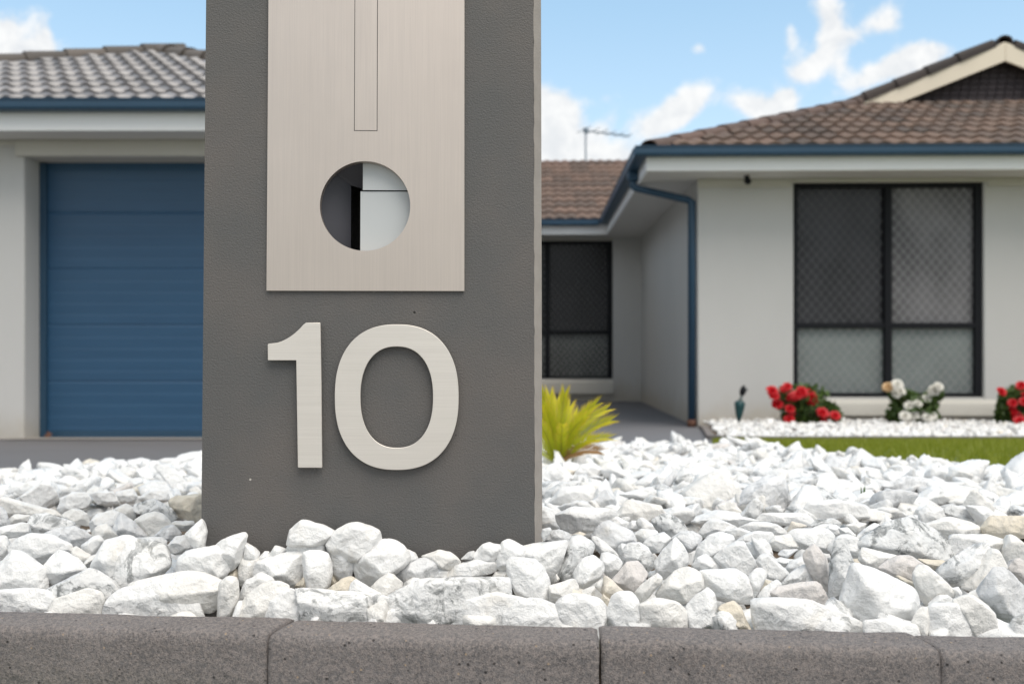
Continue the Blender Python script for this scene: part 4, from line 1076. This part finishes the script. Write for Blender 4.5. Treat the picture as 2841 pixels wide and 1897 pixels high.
for idx, l in enumerate(lines):
    hd_, *pp = l.split(); ox, oy, sc = DET[hd_[0]]; kind = hd_[1]
    pts = [(ox+float(q.split(',')[0])/sc, oy+float(q.split(',')[1])/sc) for q in pp]
    xs = [q[0] for q in pts]; ys = [q[1] for q in pts]
    hp = hull(pts)
    ymax, ymin = max(ys), min(ys); mx_ = sum(xs)/len(xs)
    ylow = min(ymax, kerb_px_y(mx_)-2)-0.12*(ymax-ymin)
    Yc = depth_for(mx_, ylow)
    wpx, hpx = max(xs)-min(xs), ymax-ymin
    wm, hm = wpx*Yc/F, hpx*Yc/F
    T_ = max(0.009, min(0.46*min(wm, hm), 0.026, 0.34*max(wm, hm)))
    near_pillar = 545 < mx_ < 1515
    Yc = Yc+T_*0.35
    if ymax > kerb_px_y(mx_)-12:             # chips lying against the back of the kerb reach down behind it
        pts = [(q[0], q[1]+(58 if q[1] > kerb_px_y(q[0])-14 else 0)) for q in pts]; hp = hull(pts)
    else:                                     # the lower end of a chip is tucked behind the next one
        xm_ = mx_; pts = [(xm_+(q[0]-xm_)*1.05, ymin+(q[1]-ymin)*1.10) for q in pts]; hp = hull(pts)
    if near_pillar and ymin > 1425:
        Yc = min(Yc, pillar_faceY(mx_)-T_*0.9)
    u = (mx_-CX)/F; t_ = (u*K0.y-K0.x)/(kd.x-u*kd.y); kY = K0.y+kd.y*t_
    if ymax > kerb_px_y(mx_)-4: T_ = min(T_, 0.020); Yc = max(Yc, kY+T_*1.02)
    W3 = [((x-CX)/F*Yc, CAMZ+(CY-y)/F*Yc) for x, y in hp]
    if (W3[1][0]-W3[0][0])*(W3[2][1]-W3[0][1])-(W3[1][1]-W3[0][1])*(W3[2][0]-W3[0][0]) < 0: W3 = W3[::-1]
    A_ = 0; cx0 = cz0 = 0; n = len(W3)
    for i in range(n):
        x0, z0 = W3[i]; x1, z1 = W3[(i+1) % n]; k_ = x0*z1-x1*z0; A_ += k_; cx0 += (x0+x1)*k_; cz0 += (z0+z1)*k_
    cx0 /= 3*A_; cz0 /= 3*A_
    N_, d_ = [], []
    for i in range(n):
        x0, z0 = W3[i]; x1, z1 = W3[(i+1) % n]; ex, ezz = x1-x0, z1-z0; ll = math.hypot(ex, ezz)
        if ll < 1e-5: continue
        nx, nz_ = ezz/ll, -ex/ll; dd = (x0-cx0)*nx+(z0-cz0)*nz_
        for sg in (-1, 1):
            tau = math.radians(rng.uniform(8, 34)); N_.append((nx*math.cos(tau), sg*math.sin(tau), nz_*math.cos(tau))); d_.append(max(dd*math.cos(tau), 0.002))
    sil = np.array([(q[0]-cx0, 0, q[1]-cz0) for q in W3])
    for sg in (-1, 1):
        for k_ in range(7 if sg < 0 else 3):
            for tr_ in range(12):
                sd_ = 0.75*(1-tr_/12)
                v = np.array([rng.normal(0, sd_), sg*1.0, rng.normal(0.1, sd_)]); v /= np.linalg.norm(v)
                need = 0.93*(sil@v).max()
                if need < 1.25*T_: break
            N_.append(tuple(v)); d_.append(max(T_*rng.uniform(0.8, 1.05), need))
    for k_ in range(9):                        # knocked-off corners
        v = rng.normal(size=3); v[1] = -abs(v[1])*0.8; v /= np.linalg.norm(v)
        N_.append(tuple(v)); d_.append(rng.uniform(0.88, 0.97)*((sil@v).max()+T_*0.45*abs(v[1])))
    N_, d_ = np.array(N_), np.array(d_)*1.055
    lev = 5 if wpx > 70 else 4
    dirs, tris = ICO[lev]
    dd_ = dirs*np.array([wm/2, T_, hm/2]); dd_ /= np.linalg.norm(dd_, axis=1)[:, None]
    R_ = soft_rock(dd_, N_, d_, 64)
    P_ = dd_*R_[:, None]
    P_ = rough(P_, np.zeros(3), 100+idx, 0.00085 if wpx > 60 else 0.0006)
    tn = np.array(TINT[kind]); tn[:3] *= rng.uniform(0.965, 1.02)
    traced.append((P_, tris, tn, (cx0, Yc, cz0), wpx*hpx))
    footprints.append((cx0, Yc, max(wm/2, T_)))
stone_i = 0
for (P_, tris, tn, c_, sz) in traced:
    me = mesh_np('stone', P_, tris, tn); o = link('stone', me, M['stone'], stone_bed); o.location = c_

# random chips: prototypes, then scatter
def proto(seed, lev):
    r = np.random.default_rng(seed); k_ = r.integers(10, 17)
    N_ = r.normal(size=(k_, 3)); N_ /= np.linalg.norm(N_, axis=1)[:, None]
    N_ = np.vstack([N_, -N_[:3]]); d_ = r.uniform(0.48, 1.0, len(N_))
    S_ = np.array([1.1, r.uniform(0.55, 0.95), r.uniform(0.36, 0.70)])
    dirs, tris = ICO[lev]; P_ = dirs*soft_rock(dirs, N_, d_, 48 if lev > 2 else 14)[:, None]
    P_ = np.clip(P_, -1.35, 1.35)*S_
    if lev > 2:
        u = P_/np.linalg.norm(P_, axis=1)[:, None]
        P_ = P_+u*((np.abs(waves(P_+seed, seed, 3.6, 6))*1.5-0.5)*0.04+waves(P_+seed, seed+1, 9, 6)*0.024+(waves(P_+seed, seed+2, 20, 6)*0.016 if lev > 3 else 0))[:, None]
    return P_, tris
PR = {lev: [proto(500+i, lev) for i in range(26)] for lev in (2, 3, 4)}
def inside(poly, x, y):
    c_ = False; n = len(poly); j = n-1
    for i in range(n):
        xi, yi = poly[i]; xj, yj = poly[j]
        if (yi > y) != (yj > y) and x < (xj-xi)*(y-yi)/(yj-yi)+xi: c_ = not c_
        j = i
    return c_
def rot(r, flat=0.35):
    q = Quaternion((0, 0, 1), r.uniform(0, 6.283)) @ Quaternion((1, 0, 0), r.normal(0, flat)) @ Quaternion((0, 1, 0), r.normal(0, flat)) @ Quaternion((0, 0, 1), r.uniform(0, 6.283))
    return np.array(q.to_matrix())
def rnd_tint(r):
    k = r.random(); kind = 'w' if k < 0.66 else 'c' if k < 0.84 else 'v' if k < 0.91 else 'g' if k < 0.935 else 'G' if k < 0.96 else 't' if k < 0.967 else 'o' if k < 0.978 else 'p'
    t_ = np.array(TINT[kind]); t_[:3] *= r.uniform(0.95, 1.02); return t_
def scatter(poly, box, radii, dens, keep, seed, press):
    """dart throwing with size-dependent spacing -> list of (x, y, r)"""
    r = np.random.default_rng(seed); cell = 0.06; grid = {}; out = []
    n = int((box[1]-box[0])*(box[3]-box[2])*dens)
    for _ in range(n):
        x = r.uniform(box[0], box[1]); y = r.uniform(box[2], box[3])
        rr = float(np.clip(r.lognormal(math.log(radii[0]), radii[1]), radii[2], radii[3]))
        if not inside(poly, x, y) or not keep(x, y, rr): continue
        gx, gy_ = int(x/cell), int(y/cell); ok = True
        for a in (-1, 0, 1):
            for b_ in (-1, 0, 1):
                for (x2, y2, r2) in grid.get((gx+a, gy_+b_), ()):
                    if (x-x2)**2+(y-y2)**2 < (press*(rr+r2))**2: ok = False; break
                if not ok: break
            if not ok: break
        if ok: grid.setdefault((gx, gy_), []).append((x, y, rr)); out.append((x, y, rr))
    return out
pil_c = base; 
def near_pillar_box(x, y, rr):
    return -0.345-rr*0.5 < x < 0.05+rr*0.5 and 1.04-rr*0.6 < y < 1.24+rr*0.3
def surf_px_y(x, y): return CY+(CAMZ-gz(x, y))/y*F
def in_view(x, y): return abs(x) < 0.56*y+0.12
def front_zone(x, y):
    """part of the bed already covered by the outlined chips"""
    px = CX+x/y*F; py = surf_px_y(x, y)
    lim = 1385 if px < 1000 else 1450 if px < 1750 else 1440
    return py > lim
def behind_pillar(x, y): 
    px = CX+x/y*F; return y > 1.2 and 600 < px < 1440
kline = lambda x, y: (Vector((x, y))-K0).dot(kn)     # negative behind the kerb
kp1 = lambda x, y, rr: in_view(x, y) and not near_pillar_box(x, y, rr) and not front_zone(x, y) and kline(x, y) < -rr
kp2 = lambda x, y, rr: in_view(x, y) and not near_pillar_box(x, y, rr) and kline(x, y) < -rr*1.0-0.004 and not (y > 2.6)
topl = scatter(bed, (-2.1, 2.2, 0.85, 4.0), (0.0255, 0.30, 0.013, 0.052), 7000, kp1, 3, 0.60)
lowl = scatter(bed, (-2.1, 2.2, 0.85, 2.6), (0.024, 0.22, 0.015, 0.036), 2600, kp2, 4, 0.66)
rr_ = np.random.default_rng(77)
items = []
for (x, y, r0) in topl: items.append((x, y, gz(x, y)-0.006+rr_.normal(0.004, 0.006)+0.25*(r0-0.0255)+0.014*math.exp(-((y-3.6)/0.5)**2), r0*1.12, 0.42, 1))
for (x, y, r0) in lowl: items.append((x, y, gz(x, y)-0.026-(0.030 if front_zone(x, y) else 0.004), r0*1.1, 0.5, 0))
n_ind = max(0, 300-len(traced))
order = sorted(range(len(items)), key=lambda i: -(items[i][3]/items[i][1])*(1 if items[i][5] and not behind_pillar(items[i][0], items[i][1]) else 0.01))
ind = set(order[:n_ind])
JV, JT, JC, off = [], [], [], 0
for i, (x, y, z, r0, flat, top) in enumerate(items):
    if behind_pillar(x, y) and (i % 2): pass
    pid = int(rr_.integers(0, 26)); Rm = rot(rr_, flat); tn = rnd_tint(rr_)
    if i in ind:
        P_, tris = PR[4][pid]
        me = mesh_np('stone', (P_*r0)@Rm.T, tris, tn); o = link('stone', me, M['stone'], stone_bed); o.location = (x, y, z)
    else:
        P_, tris = PR[3][pid]
        JV.append((P_*r0)@Rm.T+np.array([x, y, z])); JT.append(tris+off); JC.append(np.tile(tn, (len(P_), 1))); off += len(P_)
me = mesh_np('loose_stones', np.vstack(JV), np.vstack(JT), np.vstack(JC))
o = link('loose_stones', me, M['stone'], stone_bed); tag(o, kind='stuff')
print('stones', len(traced), len(topl), len(lowl), 'joined', len(JV))

# small chips in the bed along the house wall
bp2 = [(1.66, 8.3), (1.34, 6.42), (1.40, 6.27), (5.4, 6.26), (5.4, 8.79), (1.70, 8.79)]
sm = scatter(bp2, (1.3, 5.4, 6.2, 8.8), (0.026, 0.25, 0.016, 0.045), 1500, lambda x, y, rr: abs(x) < 0.56*y+0.3, 9, 0.68)
JV, JT, JC, off = [], [], [], 0
for (x, y, r0) in sm:
    P_, tris = PR[2][int(rr_.integers(0, 26))]; Rm = rot(rr_, 0.5); tn = rnd_tint(rr_)
    z = gz(x, y)+0.012+0.045*max(0, y-6.3)/2.5+rr_.normal(0, 0.006)
    JV.append((P_*r0*1.15)@Rm.T+np.array([x, y, z])); JT.append(tris+off); JC.append(np.tile(tn, (len(P_), 1))); off += len(P_)
o = link('small_stones', mesh_np('small_stones', np.vstack(JV), np.vstack(JT), np.vstack(JC)), M['stone'], bed2); tag(o, kind='stuff')

# ------------------------------------------------------------------ leaves and flowers
def leaf_mat(name, a, b_, trans=0.35, attr=False, rough_=0.45):
    m, t, b = new_mat(name)
    if attr: c = t.node('ShaderNodeAttribute', attribute_name='tint').outputs['Color']
    else: c = t.mix(t.noise(wpos(t), 40, 3), a, b_)
    t.put(b.inputs['Base Color'], c); b.inputs['Roughness'].default_value = rough_
    tr_ = t.node('ShaderNodeBsdfTranslucent'); t.put(tr_.inputs[0], c)
    mx = t.node('ShaderNodeMixShader'); mx.inputs[0].default_value = trans
    out = [n for n in t.n if n.type == 'OUTPUT_MATERIAL'][0]
    t.l.new(b.outputs[0], mx.inputs[1]); t.l.new(tr_.outputs[0], mx.inputs[2]); t.l.new(mx.outputs[0], out.inputs[0])
    return m
M['frond'] = leaf_mat('cycad_leaf', 0, 0, 0.5, True)
M['grass'] = leaf_mat('grass_blade', (0.20, 0.27, 0.025), (0.38, 0.38, 0.04), 0.5)
M['rose_leaf'] = leaf_mat('rose_leaf', (0.035, 0.075, 0.018), (0.11, 0.18, 0.035), 0.25)
M['rose_stem'] = plain('rose_stem', (0.06, 0.07, 0.025), 0.7, bstr=0)
M['red'] = leaf_mat('red_petal', (0.48, 0.004, 0.012), (0.72, 0.008, 0.020), 0.3)
M['rwhite'] = leaf_mat('white_petal', (0.72, 0.70, 0.63), (0.82, 0.81, 0.77), 0.25)
M['peach'] = leaf_mat('peach_petal', (0.62, 0.40, 0.20), (0.75, 0.55, 0.32), 0.25)

def tinted(name, V_, F_, cols, mat, parent, loc_=(0, 0, 0)):
    me = bpy.data.meshes.new(name); me.from_pydata([tuple(v) for v in V_], [], F_)
    a = me.attributes.new('tint', 'FLOAT_COLOR', 'POINT'); a.data.foreach_set('color', np.array([(*c_, 1.0) for c_ in cols], dtype=np.float32).ravel())
    return link(name, me, mat, parent, loc_)
# young cycad behind the pillar
r_ = random.Random(12)
cb_ = world_at(1545, 1302, 2.42); cy = empty('cycad', cb_, label='small yellow-green cycad with feathery fronds in the white stones, right of the pillar', cat='plant')
tips = [(1400, 1075, .06), (1440, 1058, -.02), (1474, 1068, .03), (1502, 1090, -.04), (1526, 1100, .05), (1566, 1094, -.02), (1600, 1150, .10), (1630, 1138, .05), (1648, 1126, -.03), (1674, 1140, .03), (1688, 1168, -.04), (1680, 1215, .04), (1645, 1218, -.08), (1560, 1180, -.10), (1500, 1180, -.09), (1380, 1150, 0), (1410, 1230, -.05), (1545, 1115, .08), (1620, 1160, -.07), (1580, 1130, .06), (1512, 1130, -.06)]
for ti, (tx, ty, td) in enumerate(tips+[(1655, 1250, -.06)]):
    dead = ti >= len(tips)
    tip = world_at(tx, ty, 2.42+td)-cb_; p0 = Vector((r_.uniform(-.012, .012), r_.uniform(-.012, .012), 0.0))
    mid = p0.lerp(tip, 0.5)+Vector((-tip.x*0.18, -td*0.2, abs(tip.x)*0.20+0.012))
    def bz(t_): return p0*(1-t_)**2+mid*2*t_*(1-t_)+tip*t_**2
    V_, F_, K_ = [], [], []
    NS = 30
    for i in range(NS):                       # rachis
        a, b_ = bz(i/NS), bz((i+1)/NS); wd_ = 0.0022*(1-0.6*i/NS)
        k = len(V_); V_ += [a+Vector((-wd_, 0, 0)), a+Vector((wd_, 0, 0)), b_+Vector((wd_, 0, 0)), b_+Vector((-wd_, 0, 0)), a+Vector((0, wd_, 0)), b_+Vector((0, wd_, 0))]
        F_ += [(k, k+1, k+2, k+3), (k, k+3, k+5, k+4), (k+1, k+4, k+5, k+2)]; K_ += [(0.36, 0.36, 0.04) if not dead else (0.3, 0.16, 0.07)]*6
    NL = 26
    for i in range(NL):
        t_ = 0.16+0.84*i/(NL-1); c0_ = bz(t_); dr = (bz(min(1, t_+0.02))-bz(t_-0.02)).normalized()
        sd_ = dr.cross(Vector((0, -1, 0.35))).normalized(); upn = sd_.cross(dr)
        ll = 0.034*math.sin(math.pi*min(1, 0.18+0.80*(1-t_)+0.05))**0.6+0.008
        for sg in (-1, 1):
            dv = (dr*(0.95+0.5*t_)+sd_*sg*(0.80-0.35*t_)+upn*r_.uniform(.05, .35)).normalized()*ll*r_.uniform(.85, 1.1)
            wv = dr.cross(dv).cross(dv).normalized()*0.0013
            k = len(V_); m1_ = c0_+dv*0.45+upn*0.001; e_ = c0_+dv
            V_ += [c0_-wv*0.5, c0_+wv*0.5, m1_+wv, m1_-wv, e_]
            F_ += [(k, k+1, k+2, k+3), (k+3, k+2, k+4)]
            if dead: g0, g1 = (0.42, 0.24, 0.10), (0.55, 0.38, 0.20)
            else:
                y_ = min(1, max(0, t_-0.35+r_.uniform(-.15, .15)))*0.9; g0 = tuple(a*(1-y_)+b_*y_ for a, b_ in zip((0.42, 0.47, 0.015), (0.74, 0.62, 0.02)))
                y2 = min(1, y_+0.25); g1 = tuple(a*(1-y2)+b_*y2 for a, b_ in zip((0.50, 0.50, 0.02), (0.88, 0.55, 0.06)))
            K_ += [g0, g0, g0, g0, g1]
    tinted('frond', V_, F_, K_, M['frond'], cy)
MB().tube([(0, 0, -0.05), (0, 0, 0.012)], [0.03, 0.022], 10).build('stem', M['rose_stem'], cy)
# a weed sprig between the chips
wp = world_at(2387, 1392, 1.62); wd = empty('weed', (wp.x, wp.y, gz(wp.x, wp.y)-0.01), label='tiny green weed sprig poking up between white stones', cat='weed')
for k in range(4):
    a = r_.uniform(-0.5, 0.5); V_ = [(a*0.004, 0, 0), (a*0.004+0.002, 0, 0), (a*0.01+0.0035, -0.004, 0.018), (a*0.016, -0.006, 0.036+0.006*a)]
    tinted('blade', V_, [(0, 1, 2), (0, 2, 3)], [(0.06, 0.14, 0.02)]*4, M['frond'], wd)

# roses along the wall
def petal_flower(seed, R=0.043):
    r = random.Random(seed); V_, F_ = [], []
    for ring, (n, op, sc) in enumerate(((3, 0.18, 0.55), (5, 0.55, 0.8), (6, 0.95, 1.0), (6, 1.35, 1.05))):
        for i in range(n):
            az_ = 2*math.pi*(i+0.5*ring)/n+r.uniform(-.15, .15); k = len(V_)
            for a in range(4):
                for b_ in range(4):
                    s_ = (b_/3-0.5)*1.25; h_ = a/3
                    rad = R*sc*(0.20+0.80*math.sin(op)*h_**0.8+(0.10*h_**3)); z_ = R*sc*(math.cos(op)*0.9*h_+0.16*math.sin(math.pi*h_))-0.01*ring*0.3
                    wdt = s_*(0.35+0.65*math.sin(math.pi*min(0.92, 0.25+0.6*h_)))*1.2
                    an_ = az_+wdt*(1.05 if op > 0.3 else 1.6)/max(1, 0.8+op*0.35)
                    V_.append((rad*math.cos(an_)+r.uniform(-.001, .001), rad*math.sin(an_)+r.uniform(-.001, .001), z_*(1-0.10*abs(s_)*h_)))
            for a in range(3):
                for b_ in range(3): F_.append((k+a*4+b_, k+a*4+b_+1, k+(a+1)*4+b_+1, k+(a+1)*4+b_))
    me = bpy.data.meshes.new('flower'); me.from_pydata(V_, [], F_); me.polygons.foreach_set('use_smooth', [True]*len(F_))
    return me
FL = {c_: [] for c_ in ('red', 'rwhite', 'peach')}
for c_ in FL:
    for s_ in range(3):
        me = petal_flower(s_+3); me.materials.append(M[c_]); FL[c_].append(me)
def rose(name_, label, base_px, Yr, flowers, blobs, nleaf, seed):
    r = random.Random(seed); P0 = world_at(base_px[0], base_px[1], Yr); root = Vector((P0.x, Yr, gz(P0.x, Yr)))
    e0 = empty(name_, root, label=label, cat='rose bush', group='rose bushes along the house wall')
    st_ = MB(); pts = []
    for (fx, fy, kind, fs) in flowers:
        q = world_at(fx, fy, Yr+r.uniform(-.19, -.09))-root
        mid = q*0.5+Vector((q.x*-0.18, r.uniform(-.03, .03), 0.02)); st_.tube([(r.uniform(-.02, .02), 0, -0.02), mid, q-Vector((0, 0, 0.008))], [0.005, 0.004, 0.002], 5)
        o = bpy.data.objects.new('flower', FL[kind][r.randrange(3)]); C.objects.link(o); o.parent = e0; o.location = q
        v = Vector((r.uniform(-.5, .5), -0.9, 0.75)).normalized(); o.rotation_euler = v.to_track_quat('Z', 'Y').to_euler(); o.scale = (fs*1.08, fs*1.08, fs*1.08)
    st_.build('stems', M['rose_stem'], e0)
    V_, F_ = [], []
    for _ in range(nleaf):
        bx, by_, rx_, ry_ = blobs[r.randrange(len(blobs))]
        while True:
            a, b_, c_ = r.uniform(-1, 1), r.uniform(-1, 1), r.uniform(-1, 1)
            if a*a+b_*b_+c_*c_ < 1: break
        q = world_at(bx+a*rx_, by_+b_*ry_, Yr)-root+Vector((0, c_*rx_/F*Yr*0.9, 0))
        if q.z < 0.01: q.z = 0.01+r.random()*0.03
        n_ = Vector((r.gauss(0, 1), r.gauss(-.5, 1), r.gauss(.8, 1))).normalized(); u = n_.orthogonal().normalized(); u = Matrix.Rotation(r.uniform(0, 6.28), 3, n_) @ u; v = n_.cross(u)
        l_ = r.uniform(.020, .036); w2 = l_*0.62; k = len(V_)
        V_ += [q-u*l_, q+v*w2-u*l_*0.1+n_*0.003, q+u*l_, q-v*w2-u*l_*0.1+n_*0.003]; F_ += [(k, k+1, k+2), (k, k+2, k+3)]
    me = bpy.data.meshes.new('foliage'); me.from_pydata([tuple(v) for v in V_], [], F_); link('foliage', me, M['rose_leaf'], e0)
d2 = lambda x, y: (2000+x/2.614, 800+y/2.614)
rose('rose_bush', 'leftmost rose bush with red blooms, below the left corner of the big window', (2235, 1186), 8.32,
     [(*d2(*p), 'red', s_) for p, s_ in [((372, 745), 1.05), ((385, 775), 0.95), ((410, 838), 1.0), ((480, 712), .8), ((455, 730), .7), ((515, 790), .95), ((540, 775), .95), ((590, 748), 1.0), ((625, 762), .95), ((655, 785), 1.0), ((665, 812), .95), ((500, 872), .85), ((512, 895), .7), ((495, 948), .9), ((735, 900), 1.0), ((752, 912), .8), ((828, 922), .9), ((748, 968), .8), ((560, 770), .9)]],
     [(2195, 1120, 38, 55), (2235, 1140, 42, 52), (2215, 1165, 45, 25), (2250, 1170, 38, 22), (2180, 1100, 20, 30), (2290, 1160, 25, 25), (2225, 1105, 75, 45), (2300, 1150, 32, 38)], 3000, 5)
rose('rose_bush', 'white-flowered rose bush in the middle, under the right half of the big window', (2530, 1190), 8.32,
     [(*d2(*p), k_, s_) for p, k_, s_ in [((1210, 715), 'peach', .9), ((1280, 695), 'rwhite', .95), ((1265, 760), 'rwhite', .95), ((1300, 745), 'rwhite', .9), ((1365, 850), 'rwhite', .9), ((1430, 835), 'rwhite', .75), ((1548, 738), 'rwhite', .95), ((1580, 712), 'rwhite', .85), ((1525, 755), 'rwhite', .7), ((1490, 800), 'rwhite', .8), ((1335, 925), 'rwhite', .95), ((1370, 945), 'rwhite', .95), ((1400, 920), 'rwhite', .85), ((1465, 915), 'rwhite', .95), ((1500, 935), 'rwhite', .9), ((1530, 925), 'rwhite', .85), ((1312, 1000), 'peach', .5), ((1460, 955), 'rwhite', .6)]],
     [(2490, 1160, 30, 35), (2530, 1165, 42, 28), (2505, 1115, 28, 40), (2485, 1090, 18, 22), (2580, 1125, 20, 45), (2600, 1090, 16, 20), (2560, 1160, 30, 30), (2535, 1135, 72, 48)], 2600, 6)
rose('rose_bush', 'red-flowered rose bush at the far right, against the wall beside the window', (2815, 1188), 8.28,
     [(*d2(*p), 'red', s_) for p, s_ in [((2035, 748), .85), ((2175, 705), .85), ((2115, 830), .8), ((2120, 885), .8), ((2150, 930), 1.0), ((2165, 965), 1.05), ((2190, 950), 1.0), ((2195, 820), .8), ((2210, 780), .8), ((2260, 720), .9), ((2290, 800), 1.0), ((2250, 900), 1.0)]],
     [(2800, 1150, 38, 38), (2835, 1120, 38, 50), (2790, 1165, 30, 22), (2870, 1150, 40, 40), (2800, 1110, 24, 26), (2830, 1120, 62, 55)], 2600, 7)

# lawn blades
rg = np.random.default_rng(5); n = 42000
X_ = rg.uniform(0.8, 4.4, n); Y_ = rg.uniform(2.2, 6.18, n)
lp = [(0.80, 3.95), (0.91, 3.96), (1.02, 3.3), (1.10, 2.95), (1.26, 2.44), (1.7, 1.9), (9, 1.9), (9, 6.17), (1.25, 6.17)]
ok = np.array([inside(lp, x, y) and abs(x) < 0.56*y+0.1 for x, y in zip(X_, Y_)]); X_, Y_ = X_[ok], Y_[ok]; n = len(X_)
Z_ = np.array([gz(x, y)-0.006 for x, y in zip(X_, Y_)]); h_ = rg.uniform(0.018, 0.040, n); a_ = rg.uniform(0, 6.28, n)
wx_, wy_ = np.cos(a_)*0.0028, np.sin(a_)*0.0028; lx, ly = rg.normal(0, .010, n), rg.normal(0, .010, n)
B = np.stack([np.stack([X_-wx_, Y_-wy_, Z_], 1), np.stack([X_+wx_, Y_+wy_, Z_], 1), np.stack([X_+lx, Y_+ly, Z_+h_], 1)], 1).reshape(-1, 3)
gme = mesh_np('grass', B, np.arange(3*n).reshape(-1, 3), (0.2, 0.2, 0.03, 1)); go = link('grass', gme, M['grass'], lawn); tag(go, kind='stuff')

# dry leaf caught at the corner of the garage door
lf = world_at(133, 1206, 7.52)
tag(link('dry_leaf', (lambda mm: mm)(MB().add([(-.03, 0, .01), (0, -.012, .0), (.035, 0, .02), (.0, .01, .05)], [(0, 1, 3), (1, 2, 3), (0, 3, 2), (0, 2, 1)]).mesh('dry_leaf')), M['rust'], None, (lf.x, lf.y, gz(lf.x, lf.y)+0.006)), 'small rust brown dry leaf at the foot of the garage door corner', 'leaf')
